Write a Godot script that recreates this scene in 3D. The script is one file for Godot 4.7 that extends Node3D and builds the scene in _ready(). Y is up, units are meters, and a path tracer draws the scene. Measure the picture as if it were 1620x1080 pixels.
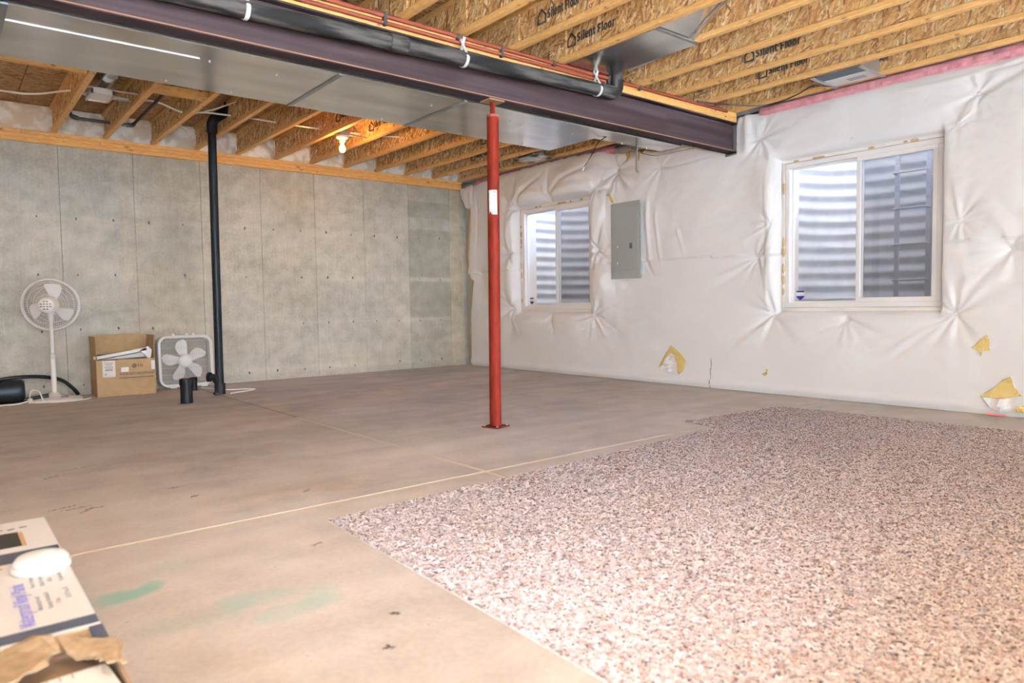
extends Node3D
# Unfinished basement: concrete back wall (z = 0), insulated wall (x = 0), floor y = 0, the camera looks along -z turned to the right.

var rng := RandomNumberGenerator.new()
var M := {}
const SP := 0.4064          # joist spacing
const JX0 := -4.525         # left edge of joist 0
const JY := 2.397           # underside of the joists
const SUB := 2.638          # underside of the subfloor
const ORD := ["first", "second", "third", "fourth", "fifth", "sixth", "seventh", "eighth", "ninth", "tenth", "eleventh", "twelfth", "thirteenth", "fourteenth"]

func _ready() -> void:
	rng.seed = 7
	# ---------------- camera, sky, lights, exposure
	var cam := Camera3D.new()
	cam.name = "camera"
	cam.position = Vector3(-5.3906, 0.7816, 7.6067)
	cam.rotation_order = EULER_ORDER_YXZ
	cam.rotation_degrees = Vector3(-2.986, -39.316, -0.857)
	cam.fov = 51.985
	cam.near = 0.05
	cam.far = 100.0
	var lens := CameraAttributesPhysical.new()
	lens.frustum_focal_length = 24.61
	lens.frustum_focus_distance = 5.2
	lens.frustum_near = 0.05
	lens.frustum_far = 100.0
	lens.exposure_aperture = 3.2
	cam.attributes = lens
	add_child(cam)
	cam.fov = 51.985
	cam.current = true

	var sky_mat := ProceduralSkyMaterial.new()
	sky_mat.sky_top_color = Color(0.54, 0.69, 0.96)
	sky_mat.sky_horizon_color = Color(0.86, 0.91, 0.98)
	sky_mat.ground_bottom_color = Color(0.35, 0.33, 0.3)
	sky_mat.ground_horizon_color = Color(0.6, 0.6, 0.58)
	var sky := Sky.new()
	sky.sky_material = sky_mat
	var env := Environment.new()
	env.background_mode = Environment.BG_SKY
	env.sky = sky
	env.background_energy_multiplier = 125.0
	env.tonemap_mode = Environment.TONE_MAPPER_LINEAR
	env.tonemap_exposure = 1.2
	env.sdfgi_enabled = true
	env.ssao_enabled = true
	env.ssil_enabled = true
	var we := WorldEnvironment.new()
	we.name = "environment"
	we.environment = env
	add_child(we)

	# camera flash, and an unseen spot bounced off the wall behind for soft light
	spot("camera_flash", Vector3(-5.42, 0.98, 7.62), Vector3(-1.9, 0.95, 3.2), 8.0, 44.0, 1.0, 0.06, Color(0.9, 0.94, 1.0))
	spot("unseen_bounce_spot", Vector3(-5.6, 1.3, 7.9), Vector3(-5.0, 1.5, 12.0), 2250.0, 70.0, 0.8, 0.1, Color(0.72, 0.872, 1.0))

	make_materials()
	build_structure()
	build_ceiling()
	build_beam_and_ducts()
	build_pipes_and_wires()
	build_blanket()
	build_windows()
	build_post_and_panel()
	build_lamps()
	build_back_things()
	build_carpet()
	build_foreground()


# ============================================================ helpers
func spot(called: String, at: Vector3, to: Vector3, energy: float, angle: float, soft: float, size: float, c: Color) -> void:
	var l := SpotLight3D.new()
	l.name = called
	l.light_color = c
	l.light_energy = energy
	l.spot_range = 30.0
	l.spot_attenuation = 2.0
	l.spot_angle = angle
	l.spot_angle_attenuation = soft
	l.light_size = size
	l.shadow_enabled = true
	add_child(l)
	l.look_at_from_position(at, to, Vector3.UP)

func omni(called: String, at: Vector3, energy: float, size: float, c: Color, parent: Node3D) -> void:
	var l := OmniLight3D.new()
	l.name = called
	l.light_color = c
	l.light_energy = energy
	l.omni_range = 30.0
	l.omni_attenuation = 2.0
	l.light_size = size
	l.shadow_enabled = true
	l.position = at
	parent.add_child(l, true)

func fresh() -> SurfaceTool:
	var st := SurfaceTool.new()
	st.begin(Mesh.PRIMITIVE_TRIANGLES)
	return st

func obj(called: String, st: SurfaceTool, mat: Material, parent: Node = null) -> MeshInstance3D:
	var o := MeshInstance3D.new()
	o.name = called
	o.mesh = st.commit()
	o.material_override = mat
	(parent if parent else self).add_child(o, true)
	return o

func inst(called: String, mesh: Mesh, mat: Material, parent: Node, xf := Transform3D()) -> MeshInstance3D:
	var o := MeshInstance3D.new()
	o.name = called
	o.mesh = mesh
	o.material_override = mat
	o.transform = xf
	parent.add_child(o, true)
	return o

var taken := {}
func numbered(called: String) -> String:
	var n: int = taken.get(called, 0)
	taken[called] = n + 1
	return called if n == 0 else "%s_%03d" % [called, n]

func tag(o: Node, label: String, category: String, group := "") -> Node:
	o.name = numbered(String(o.name))
	o.set_meta("label", label)
	o.set_meta("category", category)
	if group != "":
		o.set_meta("group", group)
	return o

func thing(called: String, label: String, category: String, at := Vector3.ZERO, turn := 0.0, group := "") -> Node3D:
	var o := Node3D.new()
	o.name = numbered(called)
	add_child(o)
	o.position = at
	o.rotation.y = turn
	o.set_meta("label", label)
	o.set_meta("category", category)
	if group != "":
		o.set_meta("group", group)
	return o

func struct(o: Node3D, label := "", category := "") -> Node3D:
	o.set_meta("kind", "structure")
	if label != "":
		o.set_meta("label", label)
		o.set_meta("category", category)
	return o

func base(called: String) -> Node3D:
	var o := Node3D.new()
	o.name = called
	add_child(o)
	return o

# one triangle whose front looks along n
func tri(st: SurfaceTool, a: Vector3, b: Vector3, c: Vector3, na: Vector3, nb: Vector3, nc: Vector3, ua := Vector2.ZERO, ub := Vector2.ZERO, uc := Vector2.ZERO) -> void:
	var g := (b - a).cross(c - a)
	if g.dot(na + nb + nc) > 0.0:
		var t := b; b = c; c = t
		var tn := nb; nb = nc; nc = tn
		var tu := ub; ub = uc; uc = tu
	st.set_normal(na); st.set_uv(ua); st.add_vertex(a)
	st.set_normal(nb); st.set_uv(ub); st.add_vertex(b)
	st.set_normal(nc); st.set_uv(uc); st.add_vertex(c)

func quad(st: SurfaceTool, p: Array, n: Vector3, u: Array = [Vector2(0, 0), Vector2(1, 0), Vector2(1, 1), Vector2(0, 1)]) -> void:
	tri(st, p[0], p[1], p[2], n, n, n, u[0], u[1], u[2])
	tri(st, p[0], p[2], p[3], n, n, n, u[0], u[2], u[3])

# box with chamfered edges; uv in metres, u along axis «grain»
func box(st: SurfaceTool, c: Vector3, s: Vector3, bev := 0.0, grain := 0, b := Basis(), uvo := Vector2.ZERO) -> void:
	var h := s * 0.5
	bev = minf(bev, minf(h.x, minf(h.y, h.z)) * 0.9)
	var face := {}
	for ax in 3:
		var a1 := (ax + 1) % 3
		var a2 := (ax + 2) % 3
		for sg in [-1.0, 1.0]:
			var n := Vector3.ZERO
			n[ax] = sg
			var ps := []
			var us := []
			for q in [[-1, -1], [1, -1], [1, 1], [-1, 1]]:
				var v := Vector3.ZERO
				v[ax] = h[ax] * sg
				v[a1] = (h[a1] - bev) * q[0]
				v[a2] = (h[a2] - bev) * q[1]
				ps.append(v)
				us.append(box_uv(v, ax, grain) + uvo)
			quad(st, [c + b * ps[0], c + b * ps[1], c + b * ps[2], c + b * ps[3]], b * n, us)
	if bev <= 0.0:
		return
	for ax in 3:                                   # edges run along ax
		var a1 := (ax + 1) % 3
		var a2 := (ax + 2) % 3
		for s1 in [-1.0, 1.0]:
			for s2 in [-1.0, 1.0]:
				var ps := []
				var us := []
				for e in [[-1, 0], [1, 0], [1, 1], [-1, 1]]:
					var v := Vector3.ZERO
					v[ax] = (h[ax] - bev) * e[0]
					v[a1] = (h[a1] - (bev if e[1] == 1 else 0.0)) * s1
					v[a2] = (h[a2] - (0.0 if e[1] == 1 else bev)) * s2
					ps.append(v)
					us.append(box_uv(v, a1, grain) + uvo)
				var n := Vector3.ZERO
				n[a1] = s1
				n[a2] = s2
				quad(st, [c + b * ps[0], c + b * ps[1], c + b * ps[2], c + b * ps[3]], (b * n).normalized(), us)
	for sx in [-1.0, 1.0]:
		for sy in [-1.0, 1.0]:
			for sz in [-1.0, 1.0]:
				var n := Vector3(sx, sy, sz).normalized()
				var p1 := Vector3(h.x * sx, (h.y - bev) * sy, (h.z - bev) * sz)
				var p2 := Vector3((h.x - bev) * sx, h.y * sy, (h.z - bev) * sz)
				var p3 := Vector3((h.x - bev) * sx, (h.y - bev) * sy, h.z * sz)
				var u := box_uv(p1, 0, grain) + uvo
				tri(st, c + b * p1, c + b * p2, c + b * p3, b * n, b * n, b * n, u, u, u)

func box_uv(v: Vector3, ax: int, grain: int) -> Vector2:
	if ax == grain:
		return Vector2(v[(ax + 1) % 3], v[(ax + 2) % 3])
	return Vector2(v[grain], v[3 - ax - grain] + 0.31 * ax)

func box2(st: SurfaceTool, lo: Vector3, hi: Vector3, bev := 0.0, grain := 0, uvo := Vector2.ZERO) -> void:
	box(st, (lo + hi) * 0.5, hi - lo, bev, grain, Basis(), uvo)

func one_box(called: String, lo: Vector3, hi: Vector3, mat: Material, parent: Node = null, bev := 0.0, grain := 0, uvo := Vector2.ZERO) -> MeshInstance3D:
	var st := fresh()
	box2(st, lo, hi, bev, grain, uvo)
	return obj(called, st, mat, parent)

# tube along points; r is a number or an array of radii
func tube(st: SurfaceTool, pts: Array, r, sides := 10, caps := true, flat := 1.0) -> void:
	var n := pts.size()
	var t0: Vector3 = (pts[1] - pts[0]).normalized()
	var up := Vector3.UP if absf(t0.y) < 0.9 else Vector3.RIGHT
	var u: Vector3 = up.cross(t0).normalized()
	var rings := []
	var nors := []
	var along := 0.0
	var ls := []
	for i in n:
		var t: Vector3
		if i == 0: t = pts[1] - pts[0]
		elif i == n - 1: t = pts[n - 1] - pts[n - 2]
		else: t = (pts[i + 1] - pts[i]).normalized() + (pts[i] - pts[i - 1]).normalized()
		t = t.normalized()
		u = (u - t * u.dot(t)).normalized()
		var w := t.cross(u)
		var rad: float = r[i] if r is Array else r
		var ring := []
		var nr := []
		for k in sides + 1:
			var a := TAU * k / sides
			var d := u * cos(a) + w * sin(a) * flat
			ring.append(pts[i] + d * rad)
			nr.append((u * cos(a) * flat + w * sin(a)).normalized())
		rings.append(ring)
		nors.append(nr)
		if i > 0: along += pts[i].distance_to(pts[i - 1])
		ls.append(along)
	for i in n - 1:
		for k in sides:
			var a: Vector3 = rings[i][k]; var b: Vector3 = rings[i][k + 1]; var c: Vector3 = rings[i + 1][k + 1]; var d: Vector3 = rings[i + 1][k]
			var ua := Vector2(ls[i], float(k) / sides); var ub := Vector2(ls[i], float(k + 1) / sides); var uc := Vector2(ls[i + 1], float(k + 1) / sides); var ud := Vector2(ls[i + 1], float(k) / sides)
			tri(st, a, b, c, nors[i][k], nors[i][k + 1], nors[i + 1][k + 1], ua, ub, uc)
			tri(st, a, c, d, nors[i][k], nors[i + 1][k + 1], nors[i + 1][k], ua, uc, ud)
	if caps:
		for e in [0, n - 1]:
			var t: Vector3 = (pts[0] - pts[1]).normalized() if e == 0 else (pts[n - 1] - pts[n - 2]).normalized()
			for k in sides:
				tri(st, pts[e], rings[e][k], rings[e][k + 1], t, t, t)

func curve(pts: Array, steps := 6) -> Array:
	var out := []
	var n := pts.size()
	for i in n - 1:
		var p0: Vector3 = pts[maxi(i - 1, 0)]
		var p1: Vector3 = pts[i]
		var p2: Vector3 = pts[i + 1]
		var p3: Vector3 = pts[mini(i + 2, n - 1)]
		for k in steps:
			out.append(p1.cubic_interpolate(p2, p0, p3, float(k) / steps))
	out.append(pts[n - 1])
	return out

# pipe with rounded bends at the corners
func bend(pts: Array, rad: float) -> Array:
	var out := [pts[0]]
	for i in range(1, pts.size() - 1):
		var a: Vector3 = (pts[i - 1] - pts[i]).normalized()
		var b: Vector3 = (pts[i + 1] - pts[i]).normalized()
		for k in 7:
			var t := k / 6.0
			out.append(pts[i] + a * rad * (1.0 - t) * (1.0 - t) + b * rad * t * t)
	out.append(pts[-1])
	return out

# profile of (radius, height) turned round the y axis of xf
func lathe(st: SurfaceTool, prof: Array, sides: int, xf := Transform3D(), smooth := true) -> void:
	var n := prof.size()
	var seg := []
	for i in n - 1:
		var d: Vector2 = prof[i + 1] - prof[i]
		seg.append(Vector2(d.y, -d.x).normalized())
	for i in n - 1:
		var na: Vector2 = seg[i]
		var nb: Vector2 = seg[i]
		if smooth:
			if i > 0 and seg[i - 1].dot(seg[i]) > 0.6: na = (seg[i - 1] + seg[i]).normalized()
			if i < n - 2 and seg[i + 1].dot(seg[i]) > 0.6: nb = (seg[i + 1] + seg[i]).normalized()
		for k in sides:
			var ps := []
			var ns := []
			var us := []
			for e in [[i, k, na], [i, k + 1, na], [i + 1, k + 1, nb], [i + 1, k, nb]]:
				var a: float = TAU * e[1] / sides
				var pr: Vector2 = prof[e[0]]
				var nn: Vector2 = e[2]
				ps.append(xf * Vector3(pr.x * cos(a), pr.y, pr.x * sin(a)))
				ns.append((xf.basis * Vector3(nn.x * cos(a), nn.y, nn.x * sin(a))).normalized())
				us.append(Vector2(float(e[1]) / sides, pr.y))
			if absf(prof[i].x) > 1e-6:
				tri(st, ps[0], ps[1], ps[2] if absf(prof[i + 1].x) > 1e-6 else ps[3], ns[0], ns[1], ns[2], us[0], us[1], us[2])
			if absf(prof[i + 1].x) > 1e-6:
				tri(st, ps[0], ps[2], ps[3], ns[0], ns[2], ns[3], us[0], us[2], us[3])

# flat polygon given thickness along local z
func prism(st: SurfaceTool, poly: PackedVector2Array, depth: float, xf := Transform3D(), uvs := 1.0) -> void:
	var idx := Geometry2D.triangulate_polygon(poly)
	var f := xf.basis.z.normalized()
	for i in range(0, idx.size(), 3):
		var a := poly[idx[i]]; var b := poly[idx[i + 1]]; var c := poly[idx[i + 2]]
		for z in [depth, 0.0]:
			var n: Vector3 = f if z > 0.0 else -f
			tri(st, xf * Vector3(a.x, a.y, z), xf * Vector3(b.x, b.y, z), xf * Vector3(c.x, c.y, z), n, n, n, a * uvs, b * uvs, c * uvs)
	var cw := Geometry2D.is_polygon_clockwise(poly)
	for i in poly.size():
		var a := poly[i]; var b := poly[(i + 1) % poly.size()]
		var d := (b - a).normalized()
		var n2 := Vector2(d.y, -d.x)
		if cw: n2 = -n2
		var n := (xf.basis * Vector3(n2.x, n2.y, 0)).normalized()
		quad(st, [xf * Vector3(a.x, a.y, 0), xf * Vector3(b.x, b.y, 0), xf * Vector3(b.x, b.y, depth), xf * Vector3(a.x, a.y, depth)], n, [a * uvs, b * uvs, b * uvs, a * uvs])

func rounded(w: float, h: float, r: float, n := 6) -> PackedVector2Array:
	var out := PackedVector2Array()
	for q in [[1, 1, 0.0], [-1, 1, PI / 2], [-1, -1, PI], [1, -1, PI * 1.5]]:
		for k in n + 1:
			var a: float = q[2] + PI / 2 * k / n
			out.append(Vector2((w / 2 - r) * q[0] + r * cos(a), (h / 2 - r) * q[1] + r * sin(a)))
	return out

func text(words: String, size: float, mat: Material, parent: Node, xf: Transform3D, called := "lettering", bold := true, serif := false, depth := 0.0006, wide := 0.0) -> MeshInstance3D:
	var f := SystemFont.new()
	f.font_names = PackedStringArray(["Droid Serif" if serif else "Droid Sans"])
	f.font_weight = 700 if bold else 400
	var t := TextMesh.new()
	t.text = words
	t.font = f
	t.font_size = 32
	t.pixel_size = size / 32.0
	t.depth = depth
	t.curve_step = 2.0
	t.horizontal_alignment = HORIZONTAL_ALIGNMENT_LEFT
	t.vertical_alignment = VERTICAL_ALIGNMENT_CENTER
	if wide > 0.0:
		var got := t.get_aabb().size.x
		if got > 0.0: xf.basis.x *= wide / got
	return inst(called, t, mat, parent, xf)

const LEFT_FACE := Basis(Vector3(0, 0, 1), Vector3(0, 1, 0), Vector3(-1, 0, 0))   # reads along +z, seen from -x
const TOP_FACE := Basis(Vector3(0, 0, -1), Vector3(-1, 0, 0), Vector3(0, 1, 0))    # lies on top, reads away along -z


# ============================================================ materials and textures
func noise(freq: float, oct := 4, s := 1, kind := FastNoiseLite.TYPE_SIMPLEX_SMOOTH) -> FastNoiseLite:
	var n := FastNoiseLite.new()
	n.noise_type = kind
	n.seed = s
	n.frequency = freq
	n.fractal_type = FastNoiseLite.FRACTAL_FBM
	n.fractal_octaves = oct
	return n

func noise_bytes(w: int, h: int, freq: float, oct: int, s: int, seamless := true) -> PackedByteArray:
	var n := noise(freq, oct, s)
	var im := n.get_seamless_image(w, h) if seamless else n.get_image(w, h)
	im.convert(Image.FORMAT_L8)
	return im.get_data()

func tex(im: Image) -> ImageTexture:
	return ImageTexture.create_from_image(im)

func mat(c: Color, rough := 0.7, metal := 0.0) -> StandardMaterial3D:
	var m := StandardMaterial3D.new()
	m.albedo_color = c
	m.roughness = rough
	m.metallic = metal
	return m

func bumpy(m: StandardMaterial3D, t: Texture2D, scale: float, strength: float, tri_scale := 0.0) -> StandardMaterial3D:
	m.normal_enabled = true
	m.normal_texture = t
	m.normal_scale = strength
	if tri_scale > 0.0:
		m.uv1_triplanar = true
		m.uv1_world_triplanar = true
		m.uv1_scale = Vector3.ONE * tri_scale
	return m

# colour between two tones following seamless noise
func mottled(w: int, h: int, dark: Color, light: Color, freq: float, oct: int, s: int, sharp := 1.0, stretch := Vector2i(1, 1)) -> ImageTexture:
	var a := noise_bytes(w / stretch.x, h / stretch.y, freq, oct, s)
	var im := Image.create_from_data(w / stretch.x, h / stretch.y, false, Image.FORMAT_L8, a)
	im.resize(w, h, Image.INTERPOLATE_CUBIC)
	a = im.get_data()
	var out := PackedByteArray()
	out.resize(w * h * 3)
	var lut := []
	for i in 256:
		var t := clampf((i / 255.0 - 0.5) * sharp + 0.5, 0.0, 1.0)
		lut.append(dark.lerp(light, t))
	for i in w * h:
		var c: Color = lut[a[i]]
		out[i * 3] = int(c.r * 255.0)
		out[i * 3 + 1] = int(c.g * 255.0)
		out[i * 3 + 2] = int(c.b * 255.0)
	return tex(Image.create_from_data(w, h, false, Image.FORMAT_RGB8, out))

# oriented strand board: thousands of chips laid over each other
func osb(w: int, h: int, count: int, lean: float, spread: float, s: int, tones: Array) -> ImageTexture:
	var r := RandomNumberGenerator.new()
	r.seed = s
	var d := PackedByteArray()
	d.resize(w * h * 3)
	for i in w * h:
		d[i * 3] = 150; d[i * 3 + 1] = 104; d[i * 3 + 2] = 60
	for n in count:
		var cx := r.randf() * w
		var cy := r.randf() * h
		var a := deg_to_rad(lean + r.randfn(0.0, spread))
		var ln := r.randf_range(28.0, 90.0)
		var wd := r.randf_range(4.0, 15.0)
		var ca := cos(a)
		var sa := sin(a)
		var c: Color = tones[mini(int(pow(r.randf(), 1.25) * tones.size()), tones.size() - 1)]
		c = c * r.randf_range(0.9, 1.1)
		var ends := r.randf_range(0.25, 0.6)
		for j in int(wd):
			var v := j - wd * 0.5
			var edge := 0.8 if j == 0 else 1.0
			var g := edge * r.randf_range(0.92, 1.04)
			var l := ln * (1.0 - ends * absf(v) / wd)
			var cr := clampi(int(c.r * g * 255.0), 0, 255)
			var cg := clampi(int(c.g * g * 255.0), 0, 255)
			var cb := clampi(int(c.b * g * 255.0), 0, 255)
			for i in int(l):
				var u := i - l * 0.5
				var x := posmod(int(cx + u * ca - v * sa), w)
				var y := posmod(int(cy + u * sa + v * ca), h)
				var o := (y * w + x) * 3
				d[o] = cr; d[o + 1] = cg; d[o + 2] = cb
	return tex(Image.create_from_data(w, h, false, Image.FORMAT_RGB8, d))

# softwood: growth lines along u, a few knots
func pine(w: int, h: int, pale: Color, dark: Color, s: int) -> ImageTexture:
	var n := noise(1.0, 3, s)
	var f := noise(1.0, 2, s + 5)
	var d := PackedByteArray()
	d.resize(w * h * 3)
	var r := RandomNumberGenerator.new()
	r.seed = s
	var knots := []
	for i in 5:
		knots.append(Vector3(r.randf() * w, r.randf() * h, r.randf_range(4.0, 8.0)))
	for y in h:
		for x in w:
			var warp := n.get_noise_2d(x * 0.006, y * 0.03) * 26.0
			var k := 0.0
			for q in knots:
				var dx: float = (x - q.x) * 0.45
				var dy: float = y - q.y
				var dd: float = (dx * dx + dy * dy) / (q.z * q.z)
				if dd < 9.0:
					warp += exp(-dd * 0.6) * 10.0
					k = maxf(k, exp(-dd * 2.0))
			var t := 0.5 + 0.5 * sin((y + warp) * 0.42)
			t = t * t * 0.5 + 0.3 * (f.get_noise_2d(x * 0.012, y * 0.5) * 0.5 + 0.5) + 0.2 * (n.get_noise_2d(x * 0.02, y * 0.08) * 0.5 + 0.5)
			var c := pale.lerp(dark, clampf(t, 0.0, 1.0)).lerp(Color(0.3, 0.16, 0.07), k * 0.8)
			var o := (y * w + x) * 3
			d[o] = int(c.r * 255.0); d[o + 1] = int(c.g * 255.0); d[o + 2] = int(c.b * 255.0)
	return tex(Image.create_from_data(w, h, false, Image.FORMAT_RGB8, d))

func normal_from_noise(w: int, freq: float, oct: int, s: int, bump: float) -> ImageTexture:
	var n := noise(freq, oct, s)
	var im := n.get_seamless_image(w, w)
	im.convert(Image.FORMAT_RGBA8)
	im.bump_map_to_normal_map(bump)
	return tex(im)

# the poured wall: form-panel tones, streaks, bug holes and damp bands (u along x from -8 to 0, v down from 2.292)
const SMEARS := [[-3.55, 1.75, 0.22, 0.28, 0.05], [-4.15, 1.95, 0.14, 0.14, 0.06], [-3.9, 1.66, 0.14, 0.05, 0.06], [-4.1, 1.45, 0.12, 0.03, 0.05], [-3.5, 1.3, 0.2, 0.35, 0.04], [-2.4, 1.7, 0.3, 0.05, 0.05], [-1.7, 1.88, 0.3, 0.03, 0.04], [-1.0, 2.0, 0.25, 0.1, 0.05], [-3.85, 0.9, 0.2, 0.2, 0.03], [-0.5, 0.3, 0.2, 0.2, 0.03], [-4.2, 0.75, 0.3, 0.03, 0.05], [-2.3, 1.85, 0.25, 0.15, 0.035]]

func wall_texture() -> ImageTexture:
	var w := 2048
	var h := 640
	var big := noise_bytes(w, h, 0.004, 4, 11, false)
	var mid := noise_bytes(w, h, 0.02, 4, 12, false)
	var fine := noise_bytes(w, h, 0.12, 3, 13, false)
	var vert := Image.create_from_data(w, 40, false, Image.FORMAT_L8, noise_bytes(w, 40, 0.14, 3, 14, false))
	vert.resize(w, h, Image.INTERPOLATE_CUBIC)
	var vs := vert.get_data()
	var hori := Image.create_from_data(64, h, false, Image.FORMAT_L8, noise_bytes(64, h, 0.03, 3, 15, false))
	hori.resize(w, h, Image.INTERPOLATE_CUBIC)
	var hs := hori.get_data()
	var tone := [0.0, -0.03, 0.01, -0.025, 0.015, -0.01, 0.012, 0.01, -0.055, 0.02]
	var d := PackedByteArray()
	d.resize(w * h * 3)
	for y in h:
		var m := 2.292 * (1.0 - float(y) / h)
		for x in w:
			var wx := -8.0 + 8.0 * x / w
			var p := int(floor((-0.187 - wx) / 0.6135)) + 1
			var i := y * w + x
			var v := 0.69 + (big[i] / 255.0 - 0.5) * 0.11 + (mid[i] / 255.0 - 0.5) * 0.12 + (fine[i] / 255.0 - 0.5) * 0.075 + (vs[i] / 255.0 - 0.5) * 0.045 + (hs[i] / 255.0 - 0.5) * 0.03
			match p:
				1:
					v -= 0.055
					if m > 1.15 and m < 1.75 or m > 0.64 and m < 1.1 or m > 1.9 and m < 2.1: v -= 0.055
					if absf(m - 1.12) < 0.025 or absf(m - 0.63) < 0.02: v += 0.03
				0: v -= 0.02
				2: v += 0.02
				3: v += 0.03
				4: v -= 0.005
				6: v -= 0.03
				7: v -= 0.02
			for q in SMEARS:
				var e2: float = pow((wx - q[0] + (mid[i] / 255.0 - 0.5) * 0.25) / q[2], 2.0) + pow((m - q[1] + (big[i] / 255.0 - 0.5) * 0.3) / q[3], 2.0)
				if e2 < 4.0: v -= q[4] * exp(-e2)
			# the top of the pour is darker
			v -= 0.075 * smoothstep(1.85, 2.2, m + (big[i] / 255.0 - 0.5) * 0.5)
			for row in [0.1, 0.61, 1.12, 1.64]:
				v += 0.022 * exp(-pow((m - row - 0.01) / 0.035, 2.0))
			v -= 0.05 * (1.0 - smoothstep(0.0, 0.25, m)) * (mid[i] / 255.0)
			var warm := 0.028 + 0.012 * (big[(i + 700) % (w * h)] / 255.0 - 0.4)
			warm += 0.022 * exp(-pow((wx + 2.25) / 0.4, 2.0) - pow((m - 1.95) / 0.3, 2.0))
			if wx > -0.2: warm += 0.02
			if wx < -4.0: warm -= 0.012
			if fine[i] > 196 and mid[i] > 150: v -= 0.09
			d[i * 3] = clampi(int((v + warm) * 255.0), 0, 255)
			d[i * 3 + 1] = clampi(int((v - 0.012) * 255.0), 0, 255)
			d[i * 3 + 2] = clampi(int((v - 0.05 - warm) * 255.0), 0, 255)
	return tex(Image.create_from_data(w, h, false, Image.FORMAT_RGB8, d))

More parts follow.
